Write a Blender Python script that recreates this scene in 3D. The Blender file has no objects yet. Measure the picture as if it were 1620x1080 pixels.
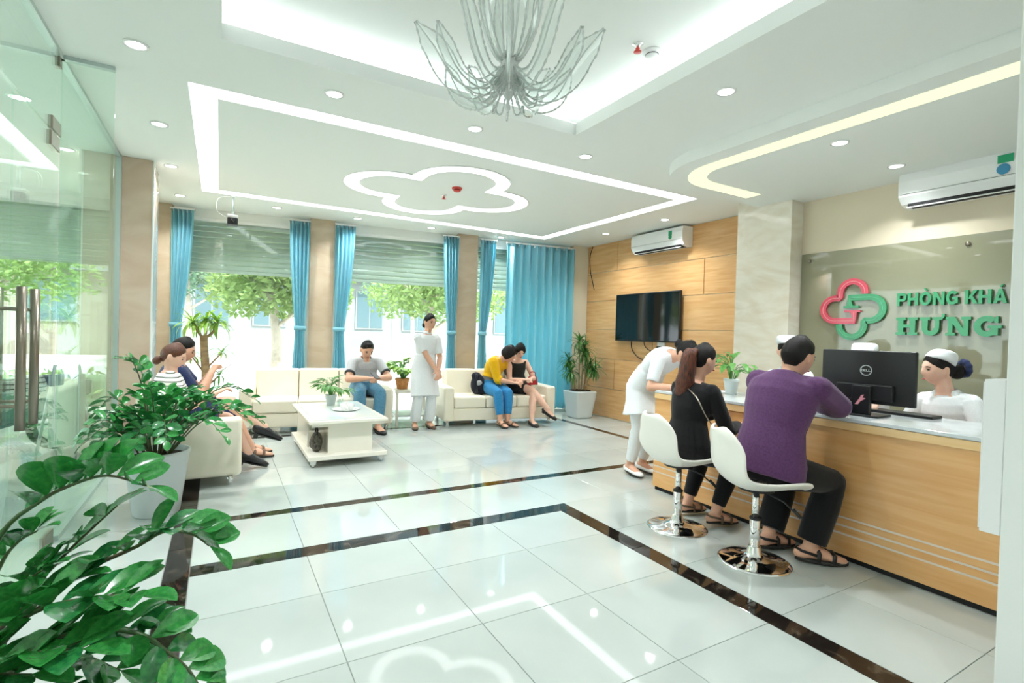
import bpy, math, random
from mathutils import Vector, Matrix, Euler

# ---------------------------------------------------------------- camera, world, sun, exposure
scene = bpy.context.scene
COL = scene.collection
PI = math.pi
CAM_Z = 1.32
cam_data = bpy.data.cameras.new('camera')
cam_data.sensor_fit = 'HORIZONTAL'; cam_data.sensor_width = 36.0
cam_data.lens = 36.0 * 807.9 / 1620.0
cam_data.clip_start = 0.05; cam_data.clip_end = 300
cam = bpy.data.objects.new('camera', cam_data); COL.objects.link(cam)
_yaw, _pitch, _roll = 0.520437, -0.013816, 0.029544
_f = Vector((math.sin(_yaw)*math.cos(_pitch), math.cos(_yaw)*math.cos(_pitch), math.sin(_pitch)))
_r = Vector((math.cos(_yaw), -math.sin(_yaw), 0)); _u = _r.cross(_f)
_r2 = math.cos(_roll)*_r + math.sin(_roll)*_u; _u2 = -math.sin(_roll)*_r + math.cos(_roll)*_u
_m = Matrix(((_r2.x, _u2.x, -_f.x, 0), (_r2.y, _u2.y, -_f.y, 0), (_r2.z, _u2.z, -_f.z, CAM_Z), (0, 0, 0, 1)))
cam.matrix_world = _m
scene.camera = cam

world = bpy.data.worlds.new('sky'); scene.world = world; world.use_nodes = True
wn = world.node_tree; wn.nodes.clear()
w_out = wn.nodes.new('ShaderNodeOutputWorld'); w_bg = wn.nodes.new('ShaderNodeBackground')
w_bg.inputs['Color'].default_value = (0.89, 0.95, 1.0, 1); w_bg.inputs['Strength'].default_value = 2.0
wn.links.new(w_bg.outputs[0], w_out.inputs[0])

sun_d = bpy.data.lights.new('sun', 'SUN'); sun_d.energy = 4.5; sun_d.angle = 0.03; sun_d.color = (1.0, 0.97, 0.9)
sun = bpy.data.objects.new('sun', sun_d); COL.objects.link(sun)
sun.rotation_euler = Vector((-0.35, 0.55, -1.0)).to_track_quat('-Z', 'Y').to_euler()   # comes over the roof from behind the camera

scene.view_settings.view_transform = 'Standard'
scene.view_settings.look = 'None'
scene.view_settings.gamma = 1.0
scene.view_settings.use_curve_mapping = False
scene.view_settings.exposure = 1.28
LED = 0.55          # one dial for every room lamp, the added downlights included
LAMP_TINT = (0.94, 0.985, 1.0)

# ---------------------------------------------------------------- helpers
def lin(c):
    c = c/255.0
    return c/12.92 if c <= 0.04045 else ((c+0.055)/1.055)**2.4
def rgb(r, g, b): return (lin(r), lin(g), lin(b), 1.0)

class MB:
    """collects shapes; build() links them as ONE mesh object"""
    def __init__(s): s.v = []; s.f = []
    def add(s, v, f):
        o = len(s.v); s.v += [tuple(p) for p in v]; s.f += [tuple(i+o for i in q) for q in f]; return s
    def bx(s, x0, x1, y0, y1, z0, z1):
        return s.add([(x0,y0,z0),(x1,y0,z0),(x1,y1,z0),(x0,y1,z0),(x0,y0,z1),(x1,y0,z1),(x1,y1,z1),(x0,y1,z1)],
                     [(3,2,1,0),(4,5,6,7),(0,1,5,4),(1,2,6,5),(2,3,7,6),(3,0,4,7)])
    def box(s, c, d, rot=None):
        M = rot or Matrix.Identity(3); c = Vector(c); vs = []
        for z in (-.5,.5):
            for x, y in ((-.5,-.5),(.5,-.5),(.5,.5),(-.5,.5)):
                vs.append(c + M @ Vector((x*d[0], y*d[1], z*d[2])))
        return s.add(vs, [(3,2,1,0),(4,5,6,7),(0,1,5,4),(1,2,6,5),(2,3,7,6),(3,0,4,7)])
    def loft(s, rings, closed=False, cap=True):
        n = len(rings[0]); o = len(s.v)
        for r in rings: s.v += [tuple(p) for p in r]
        m = len(rings)
        for i in range(m if closed else m-1):
            a = o+i*n; b = o+((i+1) % m)*n
            for k in range(n): s.f.append((a+k, a+(k+1) % n, b+(k+1) % n, b+k))
        if cap and not closed:
            s.f.append(tuple(o+k for k in reversed(range(n)))); s.f.append(tuple(o+(m-1)*n+k for k in range(n)))
        return s
    def tube(s, pts, rad, n=8, side=None, cap=True, round_end=False):
        """rad: number, or list of numbers / (r_side, r_other) pairs; side: direction of the first radius"""
        P = [Vector(p) for p in pts]; m = len(P)
        R = rad if isinstance(rad, (list, tuple)) else [rad]*m
        if round_end:
            def pr(r): return r if isinstance(r, tuple) else (r, r)
            d0 = (P[0]-P[1]).normalized(); d1 = (P[-1]-P[-2]).normalized()
            a, b = pr(R[0]), pr(R[-1])
            k0 = min(a); k1 = min(b)
            P = [P[0]+d0*k0*.95, P[0]+d0*k0*.7] + P + [P[-1]+d1*k1*.7, P[-1]+d1*k1*.95]
            R = [(a[0]*.3,a[1]*.3),(a[0]*.72,a[1]*.72)] + list(R) + [(b[0]*.72,b[1]*.72),(b[0]*.3,b[1]*.3)]
            m = len(P)
        rings = []; ref = Vector(side) if side is not None else None; prev = None
        for i in range(m):
            t = (P[min(i+1, m-1)] - P[max(i-1, 0)])
            t = t.normalized() if t.length > 1e-9 else Vector((0,0,1))
            if prev is None:
                h = ref if ref is not None else (Vector((0,0,1)) if abs(t.z) < .9 else Vector((1,0,0)))
            else: h = ref if ref is not None else prev
            a = h - t*h.dot(t)
            if a.length < 1e-6: a = t.orthogonal()
            a.normalize(); b = t.cross(a); prev = a
            r = R[i]; ra, rb = r if isinstance(r, tuple) else (r, r)
            rings.append([P[i] + a*ra*math.cos(2*PI*k/n) + b*rb*math.sin(2*PI*k/n) for k in range(n)])
        return s.loft(rings, cap=cap)
    def lathe(s, prof, n=24, c=(0,0,0), cap=True):
        return s.loft([[(c[0]+r*math.cos(2*PI*k/n), c[1]+r*math.sin(2*PI*k/n), c[2]+z) for k in range(n)] for r, z in prof], cap=cap)
    def ell(s, c, r, nu=16, nv=10, rot=None):
        M = rot or Matrix.Identity(3); c = Vector(c); rings = []
        for j in range(1, nv):
            a = PI*j/nv - PI/2
            rings.append([c + M @ Vector((r[0]*math.cos(a)*math.cos(2*PI*k/nu), r[1]*math.cos(a)*math.sin(2*PI*k/nu), r[2]*math.sin(a))) for k in range(nu)])
        o = len(s.v); s.loft(rings, cap=False)
        b = len(s.v); s.v.append(tuple(c + M @ Vector((0,0,-r[2])))); s.v.append(tuple(c + M @ Vector((0,0,r[2]))))
        for k in range(nu):
            s.f.append((b, o+(k+1) % nu, o+k)); s.f.append((b+1, o+(nv-2)*nu+k, o+(nv-2)*nu+(k+1) % nu))
        return s
    def prism(s, poly, h0, h1, fn=lambda a, b, h: (a, b, h)):
        n = len(poly); o = len(s.v)
        s.v += [fn(a, b, h0) for a, b in poly] + [fn(a, b, h1) for a, b in poly]
        s.f.append(tuple(o+k for k in reversed(range(n)))); s.f.append(tuple(o+n+k for k in range(n)))
        for k in range(n): s.f.append((o+k, o+(k+1) % n, o+n+(k+1) % n, o+n+k))
        return s
    def ring(s, outer, inner, h0, h1, fn=lambda a, b, h: (a, b, h), close=True):
        n = len(outer); o = len(s.v)
        for P, h in ((outer,h0),(inner,h0),(outer,h1),(inner,h1)): s.v += [fn(a, b, h) for a, b in P]
        rg = range(n) if close else range(n-1)
        for k in rg:
            j = (k+1) % n
            s.f += [(o+k, o+n+k, o+n+j, o+j), (o+2*n+k, o+2*n+j, o+3*n+j, o+3*n+k), (o+k, o+j, o+2*n+j, o+2*n+k), (o+n+k, o+3*n+k, o+3*n+j, o+n+j)]
        if not close:
            e = n-1
            s.f += [(o, o+2*n, o+3*n, o+n), (o+e, o+n+e, o+3*n+e, o+2*n+e)]
        return s
    def xf(s, M):
        s.v = [tuple(M @ Vector(p)) for p in s.v]; return s
    def mesh(s, name):
        me = bpy.data.meshes.new(name); me.from_pydata(s.v, [], s.f); me.update(); return me
    def build(s, name, mat, parent=None, smooth=False, bev=0.0, seg=2, subd=0):
        me = s.mesh(name)
        o = bpy.data.objects.new(name, me); COL.objects.link(o)
        if mat: me.materials.append(mat)
        if parent: o.parent = parent
        if smooth: me.polygons.foreach_set('use_smooth', [True]*len(me.polygons))
        if bev:
            b = o.modifiers.new('bevel', 'BEVEL'); b.width = bev; b.segments = seg; b.limit_method = 'ANGLE'; b.angle_limit = 0.7
        if subd:
            b = o.modifiers.new('subd', 'SUBSURF'); b.levels = subd; b.render_levels = subd
        return o

def tag(o, label=None, cat=None, group=None, kind=None):
    if label: o['label'] = label
    if cat: o['category'] = cat
    if group: o['group'] = group
    if kind: o['kind'] = kind
    return o
def thing(name, label, cat, loc=(0,0,0), rz=0, group=None):
    o = bpy.data.objects.new(name, None); COL.objects.link(o); o.empty_display_size = .1
    o.location = loc; o.rotation_euler = (0, 0, rz)
    return tag(o, label, cat, group)
def struct(o): o['kind'] = 'structure'; return o
def inst(src, name, parent=None, M=None):
    """another object that shares src's mesh data"""
    o = bpy.data.objects.new(name, src.data if hasattr(src, 'data') else src); COL.objects.link(o)
    if parent: o.parent = parent
    if M is not None: o.matrix_local = M
    return o
def frame(o, x, y, z):
    return Matrix(((x[0],y[0],z[0],o[0]),(x[1],y[1],z[1],o[1]),(x[2],y[2],z[2],o[2]),(0,0,0,1)))
def bez(pts, n):
    """smooth curve through points (Catmull-Rom)"""
    P = [Vector(p) for p in pts]; P = [P[0]*2-P[1]] + P + [P[-1]*2-P[-2]]; out = []
    m = len(P)-3
    for i in range(n+1):
        t = i/n*m; k = min(int(t), m-1); t -= k
        a, b, c, d = P[k:k+4]
        out.append(0.5*((2*b)+(c-a)*t+(2*a-5*b+4*c-d)*t*t+(3*b-a-3*c+d)*t**3))
    return out

# ---------------------------------------------------------------- materials
def mat(name, col, rough=.5, metal=0., spec=.5, col2=None, scale=8., stretch=(1,1,1), detail=4., bump=0., bump_scale=None, emit=None, estr=1., coat=0., sheen=0., trans=0., mixpos=(.35,.65), distort=0.):
    m = bpy.data.materials.new(name); m.use_nodes = True; nt = m.node_tree; N = nt.nodes; L = nt.links
    b = N['Principled BSDF']
    b.inputs['Base Color'].default_value = col; b.inputs['Roughness'].default_value = rough
    b.inputs['Metallic'].default_value = metal; b.inputs['Specular IOR Level'].default_value = spec
    if coat: b.inputs['Coat Weight'].default_value = coat; b.inputs['Coat Roughness'].default_value = .06
    if sheen: b.inputs['Sheen Weight'].default_value = sheen
    if emit: b.inputs['Emission Color'].default_value = emit; b.inputs['Emission Strength'].default_value = estr
    if col2 or bump:
        tc = N.new('ShaderNodeTexCoord'); mp = N.new('ShaderNodeMapping'); mp.inputs['Scale'].default_value = stretch
        L.new(tc.outputs['Object'], mp.inputs[0])
    if col2:
        nz = N.new('ShaderNodeTexNoise'); nz.inputs['Scale'].default_value = scale; nz.inputs['Detail'].default_value = detail; nz.inputs['Distortion'].default_value = distort
        cr = N.new('ShaderNodeValToRGB'); cr.color_ramp.elements[0].position = mixpos[0]; cr.color_ramp.elements[1].position = mixpos[1]
        cr.color_ramp.elements[0].color = col; cr.color_ramp.elements[1].color = col2
        L.new(mp.outputs[0], nz.inputs[0]); L.new(nz.outputs[0], cr.inputs[0]); L.new(cr.outputs[0], b.inputs['Base Color'])
    if bump:
        nb = N.new('ShaderNodeTexNoise'); nb.inputs['Scale'].default_value = bump_scale or scale; nb.inputs['Detail'].default_value = 3
        bp = N.new('ShaderNodeBump'); bp.inputs['Strength'].default_value = bump; bp.inputs['Distance'].default_value = .01
        L.new(mp.outputs[0], nb.inputs[0]); L.new(nb.outputs[0], bp.inputs['Height']); L.new(bp.outputs[0], b.inputs['Normal'])
    if trans:
        out = N['Material Output']; tr = N.new('ShaderNodeBsdfTranslucent'); mx = N.new('ShaderNodeMixShader'); mx.inputs[0].default_value = trans
        tr.inputs[0].default_value = col
        L.new(b.outputs[0], mx.inputs[1]); L.new(tr.outputs[0], mx.inputs[2]); L.new(mx.outputs[0], out.inputs[0])
    return m
def emis(name, col, s):
    m = bpy.data.materials.new(name); m.use_nodes = True; N = m.node_tree.nodes; N.clear()
    e = N.new('ShaderNodeEmission'); e.inputs[0].default_value = col; e.inputs[1].default_value = s
    o = N.new('ShaderNodeOutputMaterial'); m.node_tree.links.new(e.outputs[0], o.inputs[0]); return m
def pane(name, tint, ior=1.5, boost=0.0):
    """thin clear pane: fresnel reflection over straight transmission"""
    m = bpy.data.materials.new(name); m.use_nodes = True; nt = m.node_tree; N = nt.nodes; N.clear(); L = nt.links
    ge = N.new('ShaderNodeNewGeometry'); dt = N.new('ShaderNodeVectorMath'); dt.operation = 'DOT_PRODUCT'
    L.new(ge.outputs['Normal'], dt.inputs[0]); L.new(ge.outputs['Incoming'], dt.inputs[1])
    def mth(op, a, b=None):
        k = N.new('ShaderNodeMath'); k.operation = op
        for i, q in enumerate((a, b)):
            if q is None: continue
            if isinstance(q, (int, float)): k.inputs[i].default_value = q
            else: L.new(q, k.inputs[i])
        return k.outputs[0]
    fr = mth('ADD', mth('MULTIPLY', mth('POWER', mth('SUBTRACT', 1.0, mth('ABSOLUTE', dt.outputs['Value'])), 5.0), .96), .04)   # Schlick
    tr = N.new('ShaderNodeBsdfTransparent'); tr.inputs[0].default_value = tint
    gl = N.new('ShaderNodeBsdfGlossy'); gl.inputs['Roughness'].default_value = 0.0; gl.inputs[0].default_value = (.95,1,.97,1)
    mx = N.new('ShaderNodeMixShader'); o = N.new('ShaderNodeOutputMaterial')
    ad = N.new('ShaderNodeMath'); ad.operation = 'ADD'; ad.use_clamp = True; ad.inputs[1].default_value = boost
    L.new(fr, ad.inputs[0]); L.new(ad.outputs[0], mx.inputs[0])
    L.new(tr.outputs[0], mx.inputs[1]); L.new(gl.outputs[0], mx.inputs[2]); L.new(mx.outputs[0], o.inputs[0])
    return m

M = {}
M['white_paint'] = mat('white_paint', rgb(238,240,236), .6, spec=.3)
M['ceiling'] = mat('ceiling_paint', rgb(240,243,239), .7, spec=.2)
M['beige_wall'] = mat('beige_wall', rgb(226,214,190), .5, spec=.3)
M['tile'] = mat('polished_tile', rgb(182,190,185), .04, spec=.62, col2=rgb(192,199,195), scale=1.3)
M['grout'] = mat('grout', rgb(150,155,150), .8)
M['dark_marble'] = mat('dark_marble', rgb(34,28,24), .04, spec=.5, col2=rgb(96,84,70), scale=5, detail=8, mixpos=(.5,.75), distort=2.)
M['beige_marble'] = mat('beige_marble', rgb(196,174,148), .08, col2=rgb(208,190,166), scale=2.2, detail=7, stretch=(1,1,2.2), distort=1.2)
M['pink_marble'] = mat('pink_beige_marble', rgb(206,180,158), .08, col2=rgb(218,198,178), scale=2.0, detail=7, stretch=(1,1,1.6), distort=1.2)
M['pillar_marble'] = mat('pillar_marble', rgb(226,216,196), .08, col2=rgb(240,234,220), scale=2.0, detail=7, stretch=(1,1,2.5), distort=1.5)
M['plank'] = mat('plank_wood', rgb(208,158,102), .28, col2=rgb(222,180,126), scale=3., stretch=(1,.7,9), detail=5, distort=.6)
M['plank_gap'] = mat('plank_gap', rgb(244,226,190), .6)
M['counter_wood'] = mat('counter_wood', rgb(222,164,100), .3, col2=rgb(232,182,122), scale=3., stretch=(1,.6,8), detail=6, distort=.8)
M['lip_wood'] = mat('lip_wood', rgb(234,192,132), .3, col2=rgb(240,204,150), scale=3., stretch=(1,.6,8))
M['white_top'] = mat('white_quartz', rgb(214,219,220), .12, col2=rgb(206,212,214), scale=12)
M['white_gloss'] = mat('white_gloss', rgb(240,241,238), .15)
M['white_plastic'] = mat('white_plastic', rgb(240,241,240), .35)
M['chrome'] = mat('chrome', (.9,.9,.9,1), .04, metal=1)
M['steel'] = mat('brushed_steel', rgb(150,140,128), .28, metal=1)
M['aluminium'] = mat('aluminium', rgb(200,212,210), .35, metal=.6)
M['black_plastic'] = mat('black_plastic', rgb(22,24,25), .4)
M['black_matte'] = mat('black_matte', rgb(16,17,18), .7)
M['screen'] = mat('tv_screen', rgb(8,10,11), .06, spec=.6)
M['sign_green'] = mat('sign_green', rgb(0,146,86), .25, coat=.4)
M['sign_red'] = mat('sign_red', rgb(214,62,88), .25, coat=.4)
M['logo_red_line'] = mat('logo_red_line', rgb(238,150,156), .3)
M['logo_green_line'] = mat('logo_green_line', rgb(90,184,140), .3)
M['sign_white'] = mat('sign_line', rgb(236,226,214), .3)
M['green_glass'] = mat('back_painted_glass', rgb(144,143,118), .03, spec=.7)
M['sofa'] = mat('cream_leather', rgb(244,237,218), .38, bump=.06, bump_scale=60, col2=rgb(240,232,210), scale=4)
M['table_white'] = mat('table_lacquer', rgb(240,236,222), .12)
M['glass_top'] = mat('glass_top', rgb(226,236,232), .04, spec=.7)
M['curtain'] = mat('blue_curtain', rgb(166,224,236), .75, sheen=.1, trans=.55, col2=rgb(180,230,240), scale=30, stretch=(1,1,.1))
M['shutter'] = mat('shutter_slat', rgb(168,186,172), .5, col2=rgb(178,194,180), scale=3)
M['clear'] = pane('clear_glass', (.93,.985,.955,1))
M['window_glass'] = pane('window_glass', (.97,.99,.985,1))
M['pot_white'] = mat('pot_white', rgb(214,222,222), .3)
M['soil'] = mat('soil', rgb(42,32,24), .9, col2=rgb(70,54,40), scale=40, bump=.6)
M['zz'] = mat('zz_leaf', rgb(40,124,56), .22, spec=.5, col2=rgb(66,156,72), scale=9, coat=.3, trans=.12)
M['zz_dark'] = mat('zz_leaf_dark', rgb(30,106,56), .22, spec=.5, col2=rgb(52,138,70), scale=9, coat=.3, trans=.1)
M['zz_stem'] = mat('zz_stem', rgb(58,96,48), .45, col2=rgb(84,74,50), scale=8)
M['dracaena'] = mat('dracaena_leaf', rgb(38,104,44), .4, col2=rgb(86,140,64), scale=6, trans=.15)
M['lime_leaf'] = mat('lime_leaf', rgb(120,176,60), .4, col2=rgb(176,204,96), scale=6, trans=.25)
M['mid_leaf'] = mat('mid_leaf', rgb(70,140,62), .4, col2=rgb(120,172,90), scale=6, trans=.2)
M['trunk'] = mat('trunk', rgb(150,124,92), .8, col2=rgb(178,152,116), scale=12, stretch=(1,1,4), bump=.4)
M['terracotta'] = mat('basket', rgb(214,150,92), .7, col2=rgb(190,124,70), scale=30)
M['skin'] = mat('skin', rgb(222,170,142), .5, spec=.3, col2=rgb(228,178,152), scale=14)
M['skin_pale'] = mat('skin_pale', rgb(234,186,162), .5, spec=.3, col2=rgb(238,196,174), scale=14)
M['hair_black'] = mat('hair_black', rgb(12,10,10), .5, spec=.25, col2=rgb(24,19,17), scale=60, stretch=(6,6,1), bump=.35, bump_scale=70)
M['hair_brown'] = mat('hair_brown', rgb(112,62,36), .45, col2=rgb(58,32,22), scale=60, stretch=(6,6,1), bump=.35, bump_scale=70)
M['hair_auburn'] = mat('hair_auburn', rgb(116,58,34), .42, col2=rgb(60,32,24), scale=20, stretch=(6,6,1), bump=.35, bump_scale=70)
M['eye_dark'] = mat('eye_dark', rgb(24,18,16), .3)
M['lip'] = mat('lip', rgb(190,92,88), .4)
def cloth(n, c, c2=None): return mat(n, c, .85, spec=.2, col2=c2 or c, scale=90, bump=.12, bump_scale=14, sheen=.15)
M['c_white'] = cloth('white_uniform', rgb(236,240,242), rgb(230,235,238))
M['c_purple'] = cloth('purple_shirt', rgb(98,62,104), rgb(86,54,92))
M['c_black'] = cloth('black_cloth', rgb(20,20,22), rgb(26,26,28))
M['c_dress'] = cloth('black_dress', rgb(34,36,36), rgb(42,44,42))
M['c_trouser'] = cloth('black_trousers', rgb(14,15,17), rgb(20,21,23))
M['c_grey'] = cloth('grey_tshirt', rgb(196,198,200), rgb(186,188,190))
M['c_darktrim'] = cloth('dark_trim', rgb(70,72,74))
M['c_jeans'] = cloth('blue_jeans', rgb(74,128,158), rgb(102,152,178))
M['c_brightjeans'] = cloth('bright_blue_jeans', rgb(36,120,178), rgb(62,146,200))
M['c_yellow'] = cloth('yellow_jacket', rgb(242,190,30), rgb(234,178,22))
M['c_greytop'] = cloth('grey_top', rgb(120,118,112))
M['c_navy'] = cloth('navy_cloth', rgb(38,48,84), rgb(48,60,98))
M['c_bag'] = cloth('black_bag', rgb(24,26,38), rgb(32,34,46))
M['c_red'] = mat('red_leather', rgb(176,36,44), .4)
M['c_yellowbag'] = mat('mustard_leather', rgb(196,156,40), .4)
M['sole'] = mat('sandal_sole', rgb(44,44,42), .7)
M['sandal_brown'] = mat('sandal_brown', rgb(112,92,74), .6)
M['shoe_black'] = mat('shoe_black', rgb(26,26,28), .35)
M['paper'] = mat('paper', rgb(244,245,246), .7)
# ================================================================ STRUCTURE
ZC = 2.874; ZT = 3.06; ZS = 2.78
FA = math.atan2(-0.1388, 0.9903); F0 = (-0.73, 7.96, 0)
def fpt(s, off, z):
    c, t = math.cos(FA), math.sin(FA)
    return Vector((F0[0] + s*c - off*t, F0[1] + s*t + off*c, z))

# ---- floor: grout bed with every tile a piece of its own
floor = struct(MB().bx(-.95, 5.75, -2.2, 8.2, -.06, -.004).build('floor', M['grout']))
_tiles = {}
def tile(x0, x1, y0, y1, m='tile', nm='tile', g=.0016):
    w, d = round(x1-x0-2*g, 4), round(y1-y0-2*g, 4)
    if w < .02 or d < .02: return
    k = (w, d, m)
    if k not in _tiles:
        b = MB(); c = .0012
        b.v = [(-w/2,-d/2,-.01),(w/2,-d/2,-.01),(w/2,d/2,-.01),(-w/2,d/2,-.01),(-w/2,-d/2,-c),(w/2,-d/2,-c),(w/2,d/2,-c),(-w/2,d/2,-c),
               (-w/2+c,-d/2+c,0),(w/2-c,-d/2+c,0),(w/2-c,d/2-c,0),(-w/2+c,d/2-c,0)]
        b.f = [(0,1,5,4),(1,2,6,5),(2,3,7,6),(3,0,4,7),(4,5,9,8),(5,6,10,9),(6,7,11,10),(7,4,8,11),(8,9,10,11)]
        me = b.mesh(nm); me.materials.append(M[m]); _tiles[k] = me
    o = inst(_tiles[k], nm, floor); o.location = ((x0+x1)/2, (y0+y1)/2, 0)
def region(x0, x1, y0, y1, xs, ys):
    X = [x0] + [x for x in sorted(xs) if x0+.03 < x < x1-.03] + [x1]; Y = [y0] + [y for y in sorted(ys) if y0+.03 < y < y1-.03] + [y1]
    for a, b in zip(X, X[1:]):
        for c, d in zip(Y, Y[1:]): tile(a, b, c, d)
ysA = [2.65-.6*k for k in range(9)]; xsA = [1.665-.6*k for k in range(3)]
region(-.115, 2.265, -2.2, 3.13, xsA, ysA)
ysB = [1.463+.6*k for k in range(-7, 4)]
region(2.39, 5.75, -2.2, 3.92, [2.905, 3.505, 4.105, 4.705, 5.305], ysB)
region(-.115, 2.39, 3.265, 3.92, xsA, [])
region(-.115, 4.65, 4.02, 6.72, [.485+.6*k for k in range(7)], [4.62, 5.22, 5.82, 6.42])
region(4.75, 5.75, 3.92, 8.2, [5.35], [4.62+.6*k for k in range(6)])
region(-.95, -.235, -2.2, 8.2, [], [4.62+.6*k for k in range(-11, 6)])
region(-.235, 4.75, 6.82, 8.2, [.485+.6*k for k in range(7)], [7.42])
def strip(x0, x1, y0, y1):
    L = (x1-x0) if x1-x0 > y1-y0 else (y1-y0); n = max(1, round(L/.8))
    for i in range(n):
        if x1-x0 > y1-y0: tile(x0+(x1-x0)*i/n, x0+(x1-x0)*(i+1)/n, y0, y1, 'dark_marble', 'border_tile')
        else: tile(x0, x1, y0+(y1-y0)*i/n, y0+(y1-y0)*(i+1)/n, 'dark_marble', 'border_tile')
strip(-.235, -.115, -2.2, 6.82); strip(-.115, 2.39, 3.13, 3.265); strip(2.265, 2.39, -2.2, 3.13)
strip(-.115, 4.75, 3.92, 4.02); strip(4.65, 4.75, 4.02, 6.82); strip(-.115, 4.65, 6.72, 6.82)

# ---- ceiling with the open light tray and the slot of the rectangular strip light
TR = (-.02, 2.36, .9, 3.228); RO = (-.206, 4.55, 3.91, 6.97); RI = (-.04, 4.385, 4.085, 6.79)
cb = MB(); xs = sorted([-.95, 5.75, TR[0], TR[1], RO[0], RO[1], RI[0], RI[1]]); ys = sorted([-2.2, 8.2, TR[2], TR[3], RO[2], RO[3], RI[2], RI[3]])
for a, b in zip(xs, xs[1:]):
    for c, d in zip(ys, ys[1:]):
        mx, my = (a+b)/2, (c+d)/2
        inn = lambda R: R[0] < mx < R[1] and R[2] < my < R[3]
        if inn(TR) or (inn(RO) and not inn(RI)): continue
        cb.bx(a, b, c, d, ZC, ZC+.09)
ceiling = struct(cb.build('ceiling', M['ceiling']))
struct(MB().bx(-.4, 2.74, .5, 3.6, ZT+.06, ZT+.1).bx(-.4, 2.74, .46, .5, ZC+.09, ZT+.1).bx(-.4, 2.74, 3.6, 3.64, ZC+.09, ZT+.1)
       .bx(-.44, -.4, .46, 3.64, ZC+.09, ZT+.1).bx(2.74, 2.78, .46, 3.64, ZC+.09, ZT+.1).build('ceiling_tray', M['ceiling']))
struct(MB().bx(-1.0, 5.8, -2.3, 8.3, 3.24, 3.32).build('sky_block_slab', M['white_paint']))  # unseen slab added above the ceiling to keep sky light out

# ---- lowered bulkhead over the reception counter with a rounded corner
def rounded(x, y, r, x1, y0, n=14):
    """edge path: up along x from y0, round the corner at (x, y), right along y to x1"""
    P = [(x, y0)]
    for k in range(n+1):
        a = PI - PI/2*k/n; P.append((x+r+r*math.cos(a), y-r+r*math.sin(a)))
    P.append((x1, y)); return P
pl = rounded(3.33, 3.53, .62, 5.7, -.6) + [(5.7, -.6)]
struct(MB().prism(pl, ZS, ZC).build('ceiling_bulkhead', M['ceiling']))

# ---- walls
struct(MB().bx(5.55, 5.75, 3.7, 8.2, -.02, 3.24).build('wall_right', M['plank_gap']))
wallr = bpy.data.objects['wall_right']
rows = [(.012, [4.61]), (.48, [6.32]), (.965, [5.5]), (1.445, [5.5]), (1.92, [4.61]), (2.40, [6.32])]
tops = [.48, .965, 1.445, 1.92, 2.40, 2.874]
for (z0, js), z1 in zip(rows, tops):
    Y = [3.72] + js + [7.085]
    for a, b in zip(Y, Y[1:]):
        MB().bx(5.535, 5.55, a+.006, b-.006, z0+.006, z1-.006).build('plank', M['plank'], wallr, bev=.003)
struct(MB().bx(5.05, 5.62, 3.14, 3.77, 0, ZC).build('pillar_right', M['pillar_marble'], bev=.004))
struct(MB().bx(5.25, 5.75, -.6, 3.14, 0, 3.24).build('wall_reception', M['beige_wall']))
struct(MB().bx(2.40, 5.3, .55, .69, 0, 3.24).build('wall_front_return', M['white_paint'], bev=.004))
struct(MB().bx(-.95, 5.75, -2.3, -2.2, 0, 3.24).build('wall_back', M['white_paint']))
struct(MB().bx(-.9, -.575, 5.97, 6.49, 0, ZC).build('pillar_left', M['pink_marble'], bev=.004))
struct(MB().bx(-.98, -.82, 6.49, 8.05, 0, 3.24).build('wall_left', M['beige_wall']))
tag(MB().bx(-.577, -.565, 5.962, 5.982, 0, ZC).bx(-.577, -.567, 5.97, 6.03, 0, ZC).build('corner_guard', M['white_gloss']), 'white corner guard strip on the edge of the pinkish marble pillar', 'corner guard')

# ---- window wall at the back (its own frame: s along the wall, off outwards)
def fobj(name):
    o = bpy.data.objects.new(name, None); COL.objects.link(o); o.location = F0; o.rotation_euler = (0, 0, FA); return o
def fplace(o): o.location = F0; o.rotation_euler = (0, 0, FA); return o
COLS = [(-.25, .17), (1.835, 2.16), (3.99, 4.32), (6.035, 6.55)]
for i, (a, b) in enumerate(COLS):
    struct(fplace(MB().bx(a, b, 0, .34, 0, 3.24).build('wall_back_pier_%d' % (i+1), M['beige_marble'] if i < 3 else M['beige_wall'], bev=.003)))
WIN = [(.17, 1.835), (2.16, 3.99), (4.32, 6.035)]
struct(fplace(MB().bx(.17, 6.05, .13, .34, 2.765, 3.24).build('wall_back_header', M['white_paint'])))
shutter_label = ['grey-green roller shutter half lowered outside the window beside the hanging camera', 'grey-green roller shutter half lowered behind the standing nurse window',
                 'grey-green roller shutter sliver showing beside the wide drawn curtain']
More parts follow.
